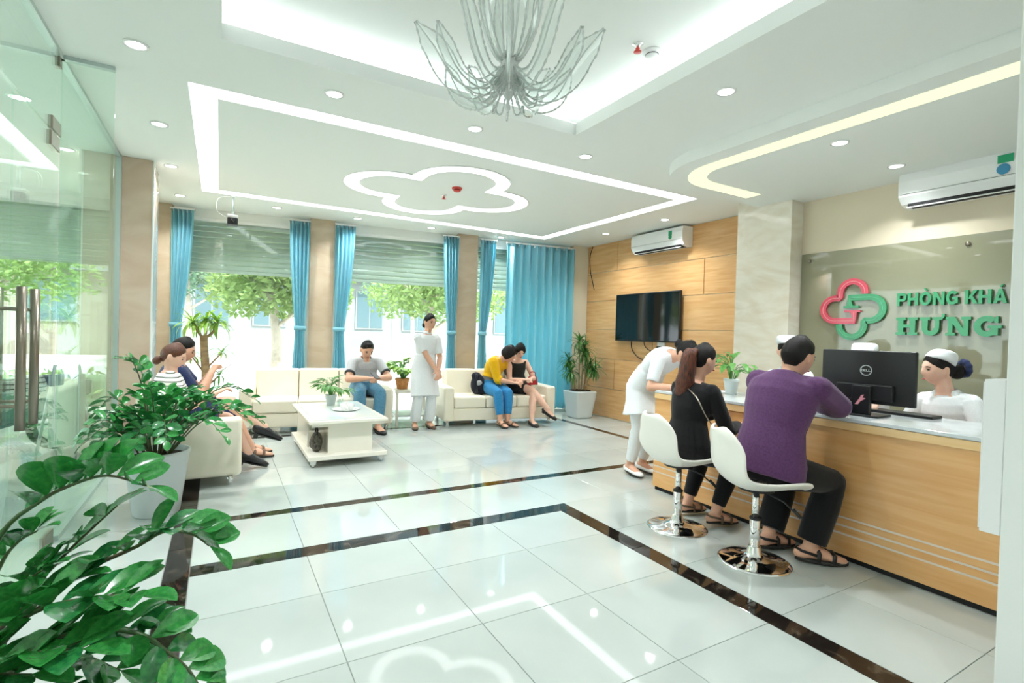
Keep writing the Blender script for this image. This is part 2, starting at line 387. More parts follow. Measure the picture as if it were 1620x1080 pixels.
for i, (a, b) in enumerate(WIN):
    w = struct(fobj('window_%d' % (i+1)))
    MB().bx(a, a+.045, .14, .2, 0, 2.765).bx(b-.045, b, .14, .2, 0, 2.765).bx(a+.045, b-.045, .14, .2, 2.72, 2.765).bx(a+.045, b-.045, .14, .2, 0, .05).build('window_frame', M['white_gloss'], w)
    n = 2
    for k in range(n):
        x0 = a+.045+(b-a-.09)*k/n; x1 = a+.045+(b-a-.09)*(k+1)/n
        MB().bx(x0+.002, x1-.002, .165, .171, .05, 2.72).build('pane', M['window_glass'], w)
    sh = thing('roller_shutter', shutter_label[i], 'shutter', F0, FA, 'roller shutters outside the back windows')
    zz = 2.10; me = None; k = 0
    while zz < 2.9:
        if me is None:
            sb = MB(); prof = [(-.006, 0), (-.016, .012), (-.019, .035), (-.016, .058), (-.006, .07), (.006, .07), (.006, 0)]
            sb.loft([[(x, .40+p[0], p[1]) for p in prof] for x in (a-.02, b+.02)])
            o = sb.build('slat', M['shutter'], sh); me = o
        else: o = inst(me, 'slat', sh)
        o.location = (0, 0, zz); zz += .0745
    MB().bx(a-.02, b+.02, .385, .415, 2.06, 2.10).build('bottom_rail', M['shutter'], sh, bev=.006)
    MB().bx(a-.04, a-.015, .37, .43, 0, 2.9).build('guide_rail', M['aluminium'], sh); MB().bx(b+.015, b+.04, .37, .43, 0, 2.9).build('guide_rail', M['aluminium'], sh)

# ---- glass front on the left
def glass(name, x0, x1, y0, y1, z0, z1): return MB().bx(x0, x1, y0, y1, z0, z1).build(name, M['clear'])
gw = struct(bpy.data.objects.new('wall_glass_left', None)); COL.objects.link(gw)
for (y0, y1) in ((4.0, 5.95),): g = glass('pane', -.846, -.834, y0, y1, .02, 2.855); g.parent = gw
g = glass('pane', -.846, -.834, 2.35, 3.985, 2.392, 2.855); g.parent = gw
struct(MB().bx(-.98, -.81, -2.2, 2.34, 0, 3.24).build('wall_left_daylight_block', M['white_paint']))  # unseen opaque wall, added to cut daylight on the near floor
MB().bx(-.862, -.818, 2.34, 5.97, 2.85, ZC).build('top_channel', M['aluminium'], gw)
MB().bx(-.862, -.818, 3.99, 5.97, 0, .03).build('bottom_channel', M['aluminium'], gw)
MB().bx(-.865, -.815, 5.93, 5.97, 0, ZC).build('end_post', M['aluminium'], gw)
fin = struct(bpy.data.objects.new('wall_glass_fin', None)); COL.objects.link(fin)
g = glass('pane', -.832, -.58, 3.944, 3.956, .0, 2.855); g.parent = fin
MB().bx(-.832, -.58, 3.932, 3.968, 2.85, ZC).build('top_channel', M['aluminium'], fin)
for nm, y0, y1, hy in (('door_1', 3.195, 3.93, 3.285), ('door_2', 2.35, 3.185, 3.095)):
    d = struct(bpy.data.objects.new(nm, None)); COL.objects.link(d)
    g = glass('pane', -.846, -.834, y0, y1, .012, 2.382); g.parent = d
    h = MB().tube([(-.775, hy, .82), (-.775, hy, 1.47)], .019, 14).build('handle', M['steel'], d, smooth=True)
    MB().tube([(-.905, hy, .82), (-.905, hy, 1.47)], .019, 14).build('handle', M['steel'], d, smooth=True)
    for z in (.93, 1.37): MB().tube([(-.905, hy, z), (-.775, hy, z)], .008, 8).build('standoff', M['steel'], h)
    hy2 = y1 if nm == 'door_1' else y0
    for z0, z1 in ((2.30, 2.382), (.012, .1)):
        MB().bx(-.852, -.828, hy2-.17 if nm == 'door_1' else hy2, hy2 if nm == 'door_1' else hy2+.17, z0, z1).build('patch_fitting', M['steel'], d, bev=.003)
pf = MB().bx(-.852, -.828, 3.78, 3.95, 2.395, 2.47).build('transom_clamp', M['steel'], gw, bev=.003)
MB().bx(-.852, -.828, 3.90, 3.95, 2.79, 2.85).build('transom_clamp', M['steel'], gw, bev=.003)

# ---- entrance vestibule behind the glass front: floor, ceiling and its own half-lowered shutter
struct(MB().bx(-6, -.951, 1.2, 8.75, -.061, -.004).build('floor_vestibule', M['tile']))
struct(MB().bx(-6, -.951, 1.2, 8.95, ZC, ZC+.1).build('ceiling_vestibule', M['ceiling']))
struct(fplace(MB().bx(-5.2, -.25, .13, .34, 2.765, 3.0).build('wall_vestibule_header', M['white_paint'])))
struct(MB().bx(-6.1, -6, 1.2, 4.2, -.06, 3.0).build('wall_vestibule', M['beige_wall']))
struct(MB().bx(-6, -.98, 1.1, 1.2, -.06, 3.0).build('wall_vestibule_front', M['white_paint']))
sh = thing('roller_shutter', 'grey-green roller shutter half lowered beyond the glass front', 'shutter', F0, FA, 'roller shutters outside the back windows')
zz = 2.10; me = None
while zz < 2.9:
    if me is None:
        me = MB().loft([[(x, .40+p[0], p[1]) for p in [(-.006, 0), (-.016, .012), (-.019, .035), (-.016, .058), (-.006, .07), (.006, .07), (.006, 0)]] for x in (-5.2, -.3)]).build('slat', M['shutter'], sh); o = me
    else: o = inst(me, 'slat', sh)
    o.location = (0, 0, zz); zz += .0745
MB().bx(-5.2, -.3, .385, .415, 2.06, 2.10).build('bottom_rail', M['shutter'], sh, bev=.006)

# ================================================================ LIGHTS THE ROOM HAS, PLUS ADDED DOWNLIGHTS OUT OF VIEW
E_rect = emis('strip_diffuser', (.95, .985, 1, 1), 2.8*LED)
E_quat = emis('cross_diffuser', (.97, .99, 1, 1), 2.2*LED)
E_cove = emis('cove_led', (.92, .985, 1, 1), 3.0*LED)
E_bulk = emis('bulkhead_strip', rgb(232,242,200), 1.0*LED)
E_down = emis('downlight_lens', (.97, .99, 1, 1), 9*LED)
rl = thing('rectangular_strip_light', 'large glowing white rectangular strip light framing the ceiling cross', 'ceiling light', (2.17, 5.44, ZC))
q = MB(); cx, cy = 2.17, 5.44
for R in ((RO[0], RI[0], RO[2], RO[3]), (RI[1], RO[1], RO[2], RO[3]), (RI[0], RI[1], RO[2], RI[2]), (RI[0], RI[1], RI[3], RO[3])):
    MB().bx(R[0]-cx, R[1]-cx, R[2]-cy, R[3]-cy, .025, .032).build('diffuser', E_rect, rl)
MB().bx(RO[0]-cx, RO[1]-cx, RO[2]-cy, RO[3]-cy, .085, .09).build('housing', M['white_paint'], rl)

def cross(hw, end, n=12):
    """rounded plus outline, arms along x and y"""
    P = []
    for q in range(4):
        a0 = q*PI/2; ca, sa = math.cos(a0), math.sin(a0); L = []
        L.append((hw, -hw))
        for k in range(n+1):
            t = -PI/2 + PI*k/n; L.append((end-hw+hw*math.cos(t), hw*math.sin(t)))
        P += [(x*ca-y*sa, x*sa+y*ca) for x, y in L]
    return P
ql = thing('cross_shaped_light', 'glowing white four-lobed cross outline light on the ceiling', 'ceiling light', (2.136, 5.42, ZC))
MB().ring(cross(.50, 1.06), cross(.365, .905), -.006, .0).build('diffuser', E_quat, ql)
MB().ring(cross(.512, 1.072), cross(.50, 1.06), -.008, .0).build('rim', M['white_paint'], ql)

cv = thing('cove_light', 'bright white cove light glowing round the edge of the ceiling tray', 'ceiling light', (1.17, 2.06, ZC+.09))
for (x0, x1, y0, y1) in ((TR[0]-.16, TR[0]-.10, TR[2]-.16, TR[3]+.16), (TR[1]+.10, TR[1]+.16, TR[2]-.16, TR[3]+.16), (TR[0]-.10, TR[1]+.10, TR[3]+.10, TR[3]+.16), (TR[0]-.10, TR[1]+.10, TR[2]-.16, TR[2]-.10)):
    MB().bx(x0-1.17, x1-1.17, y0-2.06, y1-2.06, .004, .055).build('led_strip', E_cove, cv)
bl = thing('bulkhead_strip_light', 'pale yellow-green strip light curving along the lowered ceiling over the counter', 'ceiling light', (0, 0, 0))
MB().ring(rounded(3.49, 3.37, .46, 4.63, -.5), rounded(3.645, 3.205, .305, 4.63, -.5), ZS-.004, ZS, close=False).build('diffuser', E_bulk, bl)

# recessed downlights
dl_src = None
def downlight(x, y, z, label, power=9):
    global dl_src
    t = thing('downlight', label, 'downlight', (x, y, z), 0, 'recessed round ceiling downlights')
    if dl_src is None:
        a = MB().lathe([(.062, 0), (.062, -.005), (.05, -.008), (.047, -.004), (.047, 0)], 24).build('trim_ring', M['white_gloss'], t, smooth=True)
        b = MB().lathe([(.047, -.005), (.047, -.0035)], 24).build('lens', E_down, t)
        dl_src = (a, b)
    else:
        inst(dl_src[0], 'trim_ring', t); inst(dl_src[1], 'lens', t)
    ld = bpy.data.lights.new('downlight_lamp', 'AREA'); ld.shape = 'DISK'; ld.size = .09; ld.energy = power*LED; ld.color = LAMP_TINT; ld.spread = 2.2
    lo = bpy.data.objects.new('downlight_lamp', ld); COL.objects.link(lo); lo.parent = t; lo.location = (0, 0, -.02)
for x, y, z, l in [
    (-.435, 3.557, ZC, 'downlight in the ceiling nearest the glass door, front end of its row'),
    (.628, 3.553, ZC, 'downlight second from the glass door between tray and rectangle light'),
    (1.655, 3.55, ZC, 'downlight below the chandelier between tray and rectangle light'),
    (2.71, 3.55, ZC, 'downlight beyond the tray corner in front of the rectangle light'),
    (-.437, 4.85, ZC, 'downlight beside the glass wall left of the rectangle light'),
    (-.444, 6.05, ZC, 'downlight in front of the pinkish pillar left of the rectangle light'),
    (-.442, 7.36, ZC, 'downlight above the leftmost blue curtain'),
    (.615, 7.30, ZC, 'downlight above the window with the hanging camera'),
    (1.64, 7.28, ZC, 'downlight above the pier between first and second windows'),
    (2.71, 7.25, ZC, 'downlight above the window behind the standing nurse'),
    (3.88, 7.22, ZC, 'downlight above the gap beside the wide drawn curtain'),
    (5.0, 5.99, ZC, 'downlight left of the air conditioner above the television'),
    (5.0, 4.82, ZC, 'downlight right above the air conditioner over the television'),
    (2.71, 2.14, ZC, 'downlight between the ceiling tray and the lowered ceiling'),
    (3.876, 2.07, ZS, 'downlight in the lowered ceiling nearest the curved strip'),
    (4.74, 2.085, ZS, 'downlight in the lowered ceiling above the clinic sign'),
    (-.43, 1.0, ZC, 'added unseen downlight over the entrance doors beside the tray'), (1.1, -.5, ZC, 'added unseen downlight behind the tray at the near end of the room'), (2.7, -.5, ZC, 'added unseen downlight near the right-hand return wall')]:  # unseen downlights on this line are added to brighten the foreground
    downlight(x, y, z, l)
# ================================================================ RECEPTION
CY0, CY1 = .70, 3.25
rc = thing('reception_counter', 'long wood-veneer reception counter with three white inlay lines near the floor', 'counter', (3.33, CY0, 0))
L_ = CY1-CY0
zs = [(.035, .155), (.168, .205), (.218, .255), (.268, .80)]
MB().bx(.02, .05, .01, L_-.01, 0, .04).build('plinth', M['black_matte'], rc)
for z0, z1 in zs: MB().bx(0, .03, 0, L_, z0, z1).build('front_panel', M['counter_wood'], rc)
for z in (.155, .205, .255): MB().bx(.004, .03, 0, L_, z, z+.013).build('inlay_line', M['sign_white'], rc)
MB().bx(-.012, .05, 0, L_, .80, .848).build('edge_lip', M['lip_wood'], rc, bev=.003)
MB().bx(.03, .60, L_-.03, L_, 0, .848).build('end_panel', M['counter_wood'], rc)
MB().bx(.03, .60, 0, .03, 0, .848).build('end_panel', M['counter_wood'], rc)
MB().bx(.58, .61, .03, L_-.03, .05, .70).build('back_panel', M['counter_wood'], rc)
tag(MB().bx(3.315, 3.97, CY0-.0, CY1+.01, .85, .873).build('countertop', M['white_top'], bev=.004), 'glossy white stone countertop lying on the wooden reception counter', 'countertop')

sg = thing('glass_sign_panel', 'olive beige back-painted glass panel on the wall behind reception', 'sign panel', (5.25, 2.07, 0))
MB().bx(-.012, -.001, -1.35, 1.06, .2, 2.235).build('glass_sheet', M['green_glass'], sg, bev=.001)
for y, z in ((-.30, 2.16), (.98, 2.16), (-.30, .3), (.98, .3)): MB().lathe([(.018, 0), (.018, .012), (.012, .016)], 16).xf(Matrix.Translation((-.012, y, z)) @ Matrix.Rotation(-PI/2, 4, 'Y')).build('standoff_bolt', M['steel'], sg, smooth=True)

# logo of two interlocked rounded loops; local a = along the wall to the viewer's right (-y), b = up
lg = thing('cross_logo', 'red and green four-lobed cross logo mounted beside the green lettering', 'logo', (5.236, 2.617, 1.655))
def wallfn(a, b, h): return (-h, -a, b)
def offset_band(path, w):
    """band of width w around an open path -> outer and inner edge"""
    O, I = [], []
    for i, p in enumerate(path):
        a = Vector(path[max(i-1, 0)]); b = Vector(path[min(i+1, len(path)-1)]); t = (b-a).normalized(); nn = Vector((-t.y, t.x)); p = Vector(p)
        if 0 < i < len(path)-1:
            t1 = (p-Vector(path[i-1])).normalized(); k = nn.dot(Vector((-t1.y, t1.x))); k = max(k, .6)
        else: k = 1
        O.append(tuple(p+nn*w/2/k)); I.append(tuple(p-nn*w/2/k))
    return O, I
def arc(cx, cy, r, a0, a1, n=12): return [(cx+r*math.cos(math.radians(a0+(a1-a0)*k/n)), cy+r*math.sin(math.radians(a0+(a1-a0)*k/n))) for k in range(n+1)]
R_ = .11; D_ = .155
red = [(R_, .141), (R_, D_)] + arc(0, D_, R_, 0, 180)[1:] + [(-R_, R_+.012), (-R_-.012, R_)] + arc(-D_, 0, R_, 90, 270) + [(.02, -R_), (.02, -.03)]
red_b = [(-.065, -.02), (.075, -.02)]
grn = [(-R_, -.145), (-R_, -D_)] + arc(0, -D_, R_, 180, 360)[1:] + [(R_, -R_-.012), (R_+.012, -R_)] + arc(D_, 0, R_, -90, 90) + [(-.02, R_), (-.02, .032)]
grn_b = [(-.075, .022), (.06, .022)]
for nm, paths, col in (('red_loop', (red, red_b), 'sign_red'), ('green_loop', (grn, grn_b), 'sign_green')):
    b = MB()
    O, I = offset_band(paths[0], .056); b.ring(O, I, .004, .028, wallfn, close=False)
    O, I = offset_band(paths[1], .02); b.ring(O, I, .004, .027, wallfn, close=False)
    o = b.build(nm, M[col], lg); tag(o, ('red' if col == 'sign_red' else 'green') + ' loops of the logo')
    b = MB(); O, I = offset_band(paths[0], .006); b.ring(O, I, .026, .0295, wallfn, close=False); b.build('inner_line', M['logo_red_line' if col == 'sign_red' else 'logo_green_line'], o)

# lettering: heavy sans top line, slab serif second line; polygons on a unit grid (a right, b up)
def slab(name, segs, x, z, h, parent, depth=.03, col='sign_green', wx=1.0):
    b = MB()
    for i, poly in enumerate(segs): b.prism([(x+p[0]*h*wx, z+p[1]*h) for p in poly], .002-.00013*i, depth+.00023*i, wallfn)
    return b.build(name, M[col], parent)
def R4(x0, y0, x1, y1): return [(x0,y0),(x1,y0),(x1,y1),(x0,y1)]
def bowl(cx, cy, rx, ry, w, a0, a1, n=14):
    P = []; Q = []
    for k in range(n+1):
        a = math.radians(a0+(a1-a0)*k/n); P.append((cx+rx*math.cos(a), cy+ry*math.sin(a))); Q.append((cx+(rx-w)*math.cos(a), cy+(ry-w*.8)*math.sin(a)))
    return [[P[k], P[k+1], Q[k+1], Q[k]] for k in range(n)]
W = .27
SANS = {
 'P': (.95, [R4(0,0,W,1), R4(W,.80,.55,1), R4(W,.34,.55,.54)] + bowl(.55,.67,.36,.33,.25,-90,90)),
 'H': (1.02, [R4(0,0,W,1), R4(.68,0,.95,1), R4(W,.4,.68,.62)]),
 'O': (1.12, bowl(.52,.5,.52,.52,.27,0,360,24) + [[(.36,1.3),(.50,1.3),(.66,1.1),(.52,1.1)]]),
 'N': (1.04, [R4(0,0,.25,1), R4(.72,0,.97,1), [(0,1),(.26,1),(.97,0),(.71,0)]]),
 'G': (1.08, bowl(.52,.5,.52,.52,.27,40,330,22) + [R4(.52,.36,1.0,.56), R4(.76,.08,1.0,.5)]),
 'K': (1.02, [R4(0,0,W,1), [(W,.36),(.66,1),(1.0,1),(.42,.36)], [(.34,.58),(.52,.7),(1.04,0),(.70,0)]]),
 'A': (1.05, [[(0,0),(.28,0),(.62,1),(.40,1)], [(.74,0),(1.02,0),(.64,1),(.42,1)], R4(.24,.18,.78,.36), [(.44,1.1),(.58,1.1),(.74,1.3),(.58,1.3)]]),
}
sl = thing('upper_lettering', 'green raised letters PHÒNG KHÁ in a heavy sans line on the glass panel', 'sign lettering', (5.236, 2.244, 1.672))
x = 0
for ch in 'PHONG KHA':
    if ch == ' ': x += .03; continue
    w, segs = SANS[ch]; slab('letter', segs, x, 0, .112, sl, wx=.72); x += w*.112*.72 + .005
for o in sl.children: o.scale = (1, 1, 1)
S = .10
def serif(x0, x1): return [R4(x0,0,x1,.16), R4(x0,.84,x1,1)]
SLAB = {
 'H': (1.30, serif(0,.56) + serif(.68,1.24) + [R4(.12,0,.44,1), R4(.80,0,1.12,1), R4(.44,.42,.80,.60)]),
 'U': (1.32, [R4(0,.84,.56,1), R4(.70,.84,1.18,1), R4(.12,.36,.44,1), R4(.82,.36,1.06,1)] + bowl(.59,.40,.47,.42,.30,180,360,16) + [[(1.06,.84),(1.20,.86),(1.34,1.02),(1.32,1.16),(1.20,1.16),(1.18,1.0)]]),
 'N': (1.34, [R4(0,.84,.40,1), R4(0,0,.50,.16), R4(.12,0,.36,1), R4(.78,.84,1.26,1), R4(.90,0,1.14,1), [(.10,1),(.46,1),(1.14,0),(.82,0)]]),
 'G': (1.30, bowl(.60,.5,.60,.53,.34,42,335,24) + [R4(.66,.40,1.30,.54), R4(.84,.04,1.14,.5), [(.94,.70),(1.14,.66),(1.14,1.0),(1.04,1.0)]]),
}
s2 = thing('lower_lettering', 'large green raised slab-serif letters HƯNG on the glass panel', 'sign lettering', (5.236, 2.244, 1.416))
x = 0
for ch in 'HUNG':
    w, segs = SLAB[ch]; slab('letter', segs, x, 0, .155, s2, wx=.84); x += w*.155*.84 + .008

# ---- split air conditioners
def aircon(loc, L, label, H=.27, D=.2):
    t = thing('air_conditioner', label, 'air conditioner', loc)
    prof = [(0,0),(-.10,0),(-.16,.02),(-D,.08),(-D-.005,.2),(-D+.01,H-.01),(-D+.03,H),(0,H)]
    b = MB().loft([[(p[0], s, p[1]) for p in prof] for s in (-L/2, L/2)]); b.build('body', M['white_plastic'], t, bev=.004)
    MB().bx(-.165, -.06, -L/2+.05, L/2-.05, -.004, .03).build('outlet_slot', M['black_matte'], t)
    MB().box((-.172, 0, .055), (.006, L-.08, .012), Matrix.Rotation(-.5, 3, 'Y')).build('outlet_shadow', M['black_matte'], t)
    MB().box((-.150, 0, .004), (.065, L-.1, .006), Matrix.Rotation(-.55, 3, 'Y')).build('louver', M['white_plastic'], t)
    MB().bx(-D-.008, -D-.002, -L/2+.02, L/2-.02, .095, .098).build('panel_seam', M['grout'], t)
    return t
M['sticker_green'] = mat('sticker_green', rgb(30,160,110), .4); M['sticker_blue'] = mat('sticker_blue', rgb(60,140,180), .4)
ac1 = aircon((5.535, 5.31, 2.575), .98, 'white wall air conditioner with green label above the television')
MB().bx(-.209, -.206, -.31, -.25, .16, .225).build('energy_label', M['sticker_green'], ac1); MB().lathe([(.03,0),(.03,.003)], 16).xf(Matrix.Translation((-.206,-.28,.14)) @ Matrix.Rotation(-PI/2,4,'Y')).build('energy_label', M['sticker_green'], ac1)
ac2 = aircon((5.25, 1.665, 2.51), 1.05, 'white wall air conditioner with green and blue labels over the clinic sign', .29, .22)
MB().bx(-.229, -.226, -.21, -.12, .19, .25).build('energy_label', M['sticker_green'], ac2); MB().lathe([(.04,0),(.04,.003)], 16).xf(Matrix.Translation((-.226,-.155,.145)) @ Matrix.Rotation(-PI/2,4,'Y')).build('energy_label', M['sticker_blue'], ac2)

# ---- television
tv = thing('television', 'black flat television mounted on the wooden plank wall', 'television', (5.535, 5.575, 1.27))
MB().bx(-.045, 0, -.25, .25, .2, .55).build('wall_mount', M['black_matte'], tv)
MB().bx(-.085, -.045, -.65, .65, 0, .725).build('bezel', M['black_plastic'], tv, bev=.006)
MB().bx(-.0875, -.084, -.635, .635, .022, .708).build('screen', M['screen'], tv)
cab = [(-.01,.36,.05),(-.012,.34,-.12),(-.012,.2,-.24),(-.012,.02,-.27),(-.012,-.12,-.2),(-.012,-.2,-.06),(-.03,-.22,.05)]
MB().tube(bez(cab,30), .006, 6).build('cable', M['black_plastic'], tv, smooth=True)
MB().tube(bez([(-.01,.1,.04),(-.012,.05,-.08),(-.012,-.1,-.14),(-.012,-.2,-.1)],16), .005, 6).build('cable', M['black_plastic'], tv, smooth=True)
MB().bx(-.03, -.002, -.34, -.2, -.06, .0).build('socket_box', M['white_plastic'], tv, bev=.004)
MB().bx(-.045, -.03, -.29, -.2, -.1, -.06).build('plug', M['black_plastic'], tv, bev=.004)
tag(MB().tube(bez([(5.528,6.95,2.86),(5.528,7.02,2.7),(5.528,7.0,2.45),(5.528,6.93,2.25),(5.528,6.88,2.12)],20), .006, 6).build('wall_cable', M['black_plastic'], smooth=True), 'thin dark cable drooping down the corner of the plank wall', 'cable')

# ---- wooden stand beside the plank wall, seen behind the bending nurse
st = thing('wooden_stand', 'small open wooden stand against the plank wall behind the bending nurse', 'stand', (5.36, 5.36, 0))
for x in (-.14, .14):
    for y in (-.16, .16): MB().bx(x-.016, x+.016, y-.016, y+.016, 0, .62).build('leg', M['counter_wood'], st, bev=.003)
for z in (.10, .56): MB().bx(-.15, .15, -.17, .17, z, z+.022).build('shelf', M['counter_wood'], st, bev=.003)

# ---- monitor on the counter, back towards us
mo = thing('computer_monitor', 'large black computer monitor seen from behind on the reception counter', 'monitor', (3.60, 1.70, .873), math.radians(4))
MB().bx(-.018, .012, -.265, .265, .075, .412).build('housing', M['black_plastic'], mo, bev=.008)
MB().bx(.0115, .0135, -.252, .252, .095, .400).build('screen', M['screen'], mo)
MB().bx(-.05, -.018, -.16, .16, .10, .20).build('rear_box', M['black_plastic'], mo, bev=.008)
sd = MB().bx(-.085, -.052, -.052, .052, .01, .19).build('stand', M['black_plastic'], mo, bev=.005)
MB().bx(-.13, .07, -.115, .115, 0, .012).build('base', M['black_plastic'], mo, bev=.004)
ci = [(.034*math.cos(2*PI*k/32), .034*math.sin(2*PI*k/32)) for k in range(32)]; cj = [(.0285*math.cos(2*PI*k/32), .0285*math.sin(2*PI*k/32)) for k in range(32)]
lf = lambda a, b, h: (-.018-h, -a, .285+b)
lo = MB().ring(ci, cj, 0, .003, lf)
def bars(lo, x, pts):
    for p in pts: lo.prism([(x+a*.0115, -.0075+b*.015) for a, b in p], 0, .003, lf)
bars(lo, -.0265, [R4(0,0,.28,1), R4(.28,.78,.75,1), R4(.28,0,.75,.22), R4(.72,.2,1,.8)])
bars(lo, -.0135, [R4(0,0,.28,1), R4(.28,.78,1,1), R4(.28,.4,.9,.6), R4(.28,0,1,.22)])
bars(lo, .0005, [R4(0,0,.28,1), R4(.28,0,1,.22)]); bars(lo, .0135, [R4(0,0,.28,1), R4(.28,0,1,.22)])
lo.build('maker_logo', M['aluminium'], mo)
M['pink'] = mat('pink_sticker', rgb(226,150,160), .5)
MB().prism([(-.03,-.03),(-.012,-.03),(.0,-.01),(.03,.012),(.012,.016),(.02,.035),(.004,.03),(-.006,.008)], 0, .002, lambda a,b,h: (-.0855-h, -a, .10+b)).build('pink_sticker', M['pink'], sd)

# ---- papers and small desk things
def sheet(loc, rz, w, d, label, m='paper', h=.006):
    t = MB().box((0,0,h/2),(w,d,h)).build('paper_stack', M[m], bev=.001); t.location = loc; t.rotation_euler = (0,0,rz); return tag(t, label, 'papers')
sheet((3.72,3.02,.873), .3, .21, .30, 'white sheets of paper lying on the counter beside the leafy plant')
sheet((3.66,2.13,.873), -.2, .21, .30, 'white sheets of paper in front of the man in purple', h=.003)
kb = MB().bx(-.07,.07,-.2,.2,0,.018).build('keyboard', M['black_plastic'], bev=.004); kb.location = (3.86,1.62,.873); tag(kb, 'black keyboard lying behind the monitor on the counter', 'keyboard')

# ---- white box on the edge of the right-hand wall
wb = thing('wall_box', 'narrow white box fixed to the edge of the nearest right-hand wall', 'wall box', (2.40, .69, .66))
MB().bx(0, .16, 0, .058, 0, .55).build('body', M['white_plastic'], wb, bev=.003)
MB().bx(.004, .156, .058, .063, .01, .54).build('cover', M['white_plastic'], wb, bev=.002)

# ---- swivel shell stools
def shell():
    """moulded bucket: seat sweeping up into a rounded back"""
    prof = []   # (x forward, z, half width)
    pts = [(.235,.008,.165),(.225,.012,.19),(.19,.02,.205),(.1,.012,.218),(.0,.0,.222),(-.1,.006,.222),(-.165,.035,.222),(-.205,.09,.222),(-.225,.16,.216),(-.238,.23,.2),(-.25,.29,.168),(-.256,.325,.12),(-.259,.345,.06)]
    n = 15; rows = []
    for i, (x, z, w) in enumerate(pts):
        t = i/(len(pts)-1); r = []
        for k in range(n):
            s = -1+2*k/(n-1); up = (abs(s)**2.4)*(.05 + .02*math.sin(PI*min(1,t*1.3)))
            if i < 6: p = (x, w*s, z+up)
            else: p = (x+abs(s)**2.2*.075*min(1,(i-5)/4)*(1-.5*max(0,(i-9)/3)), w*s, z+up*max(0,1-(i-5)/4))
            r.append(p)
        rows.append(r)
    b = MB(); o = 0
    b.v = [p for r in rows for p in r]
    for i in range(len(rows)-1):
        for k in range(n-1): b.f.append((i*n+k, i*n+k+1, (i+1)*n+k+1, (i+1)*n+k))
    return b
def stool(x, y, rz, label, src=None):
    t = thing('bar_stool', label, 'stool', (x, y, 0), rz, 'white swivel stools at the counter')
    if src:
        for c in src.children:
            o = c.copy(); COL.objects.link(o); o.parent = t
            for g in c.children: k = g.copy(); COL.objects.link(k); k.parent = o
        return t
    sh = shell().xf(Matrix.Translation((0,0,.462))).build('shell', mat('ivory_plastic', rgb(244,241,232), .35), t, smooth=True)
    so = sh.modifiers.new('thick','SOLIDIFY'); so.thickness = .022; so.offset = -1
    sb = sh.modifiers.new('subd','SUBSURF'); sb.levels = 2; sb.render_levels = 2
    MB().lathe([(.0,.437),(.10,.437),(.10,.448),(.0,.448)],20).build('swivel_plate', M['black_plastic'], t)
    MB().lathe([(.021,.25),(.021,.44)],18).build('gas_lift', M['chrome'], t, smooth=True)
    MB().lathe([(.030,.02),(.031,.26),(.027,.265)],20).build('column', M['chrome'], t, smooth=True)
    MB().lathe([(.0315,.255),(.0335,.258),(.0335,.268),(.0315,.27)],20).build('collar', M['black_plastic'], t, smooth=True)
    MB().lathe([(.205,0),(.205,.008),(.19,.013),(.12,.024),(.06,.040),(.042,.06),(.036,.095),(.031,.10)],40).build('base', M['chrome'], t, smooth=True)
    l = MB().tube([(.03,-.03,.43),(.10,-.12,.40),(.15,-.17,.345)], .005, 8).build('height_lever', M['black_plastic'], t, smooth=True)
    MB().tube([(.135,-.155,.37),(.165,-.185,.33)], .010, 8).build('lever_grip', M['black_plastic'], l, smooth=True)
    return t
s1 = stool(2.81, 1.905, math.radians(-28), 'white shell bar stool under the man in the purple shirt')
stool(2.81, 2.50, math.radians(-12), 'white shell bar stool under the woman with the ponytail', s1)
# ================================================================ WAITING AREA
def sofa(L, D, loc, rz, label, legs='chrome', cush=3):
    """local: x along the sofa (0..L), y 0 = back .. D = front, z up"""
    t = thing('sofa', label, 'sofa', loc, rz, 'cream leather sofas')
    zb = .085; aw = .145
    MB().bx(.02, L-.02, .05, D-.03, zb, .26).build('base', M['sofa'], t, bev=.015, seg=3)
    for x0 in (0, L-aw): MB().bx(x0, x0+aw, .03, D, zb, .56).build('armrest', M['sofa'], t, bev=.03, seg=4)
    MB().loft([[(aw-.02, .0, zb), (aw-.02, .20, .30), (aw-.02, .14, .765), (aw-.02, .0, .765)], [(L-aw+.02, .0, zb), (L-aw+.02, .20, .30), (L-aw+.02, .14, .765), (L-aw+.02, .0, .765)]]).build('back_frame', M['sofa'], t, bev=.03, seg=4)
    cw = (L-2*aw)/cush
    for k in range(cush):
        a = aw+cw*k+.003; b = a+cw-.006
        MB().bx(a, b, .2, D-.012, .262, .425).build('seat_cushion', M['sofa'], t, bev=.03, seg=4)
        MB().loft([[(a, .17, .40), (a, .30, .40), (a, .215, .78), (a, .115, .78)], [(b, .17, .40), (b, .30, .40), (b, .215, .78), (b, .115, .78)]]).build('back_cushion', M['sofa'], t, bev=.03, seg=4)
    for x in (.07, L-.07):
        for y in (.09, D-.08): MB().lathe([(.022,0),(.028,zb+.01)],12,(x,y,0)).build('foot', M['chrome'] if legs == 'chrome' else M['black_plastic'], t, smooth=True)
    return t
def facade_thing(s, off): p = fpt(s, off, 0); return (p.x, p.y, 0)
# facade sofas: local y must point into the room -> rotate by 180 deg, start at the far end
sofa(1.82, .78, facade_thing(2.90, -.14), FA+PI, 'cream leather sofa under the window, seating the man in a grey T-shirt')
sofa(1.71, .78, facade_thing(5.31, -.14), FA+PI, 'cream leather sofa by the drawn curtain, seating two people')
sofa(1.75, .74, (-.56, 6.52, 0), -PI/2, 'cream leather sofa by the glass wall behind the potted shrub')

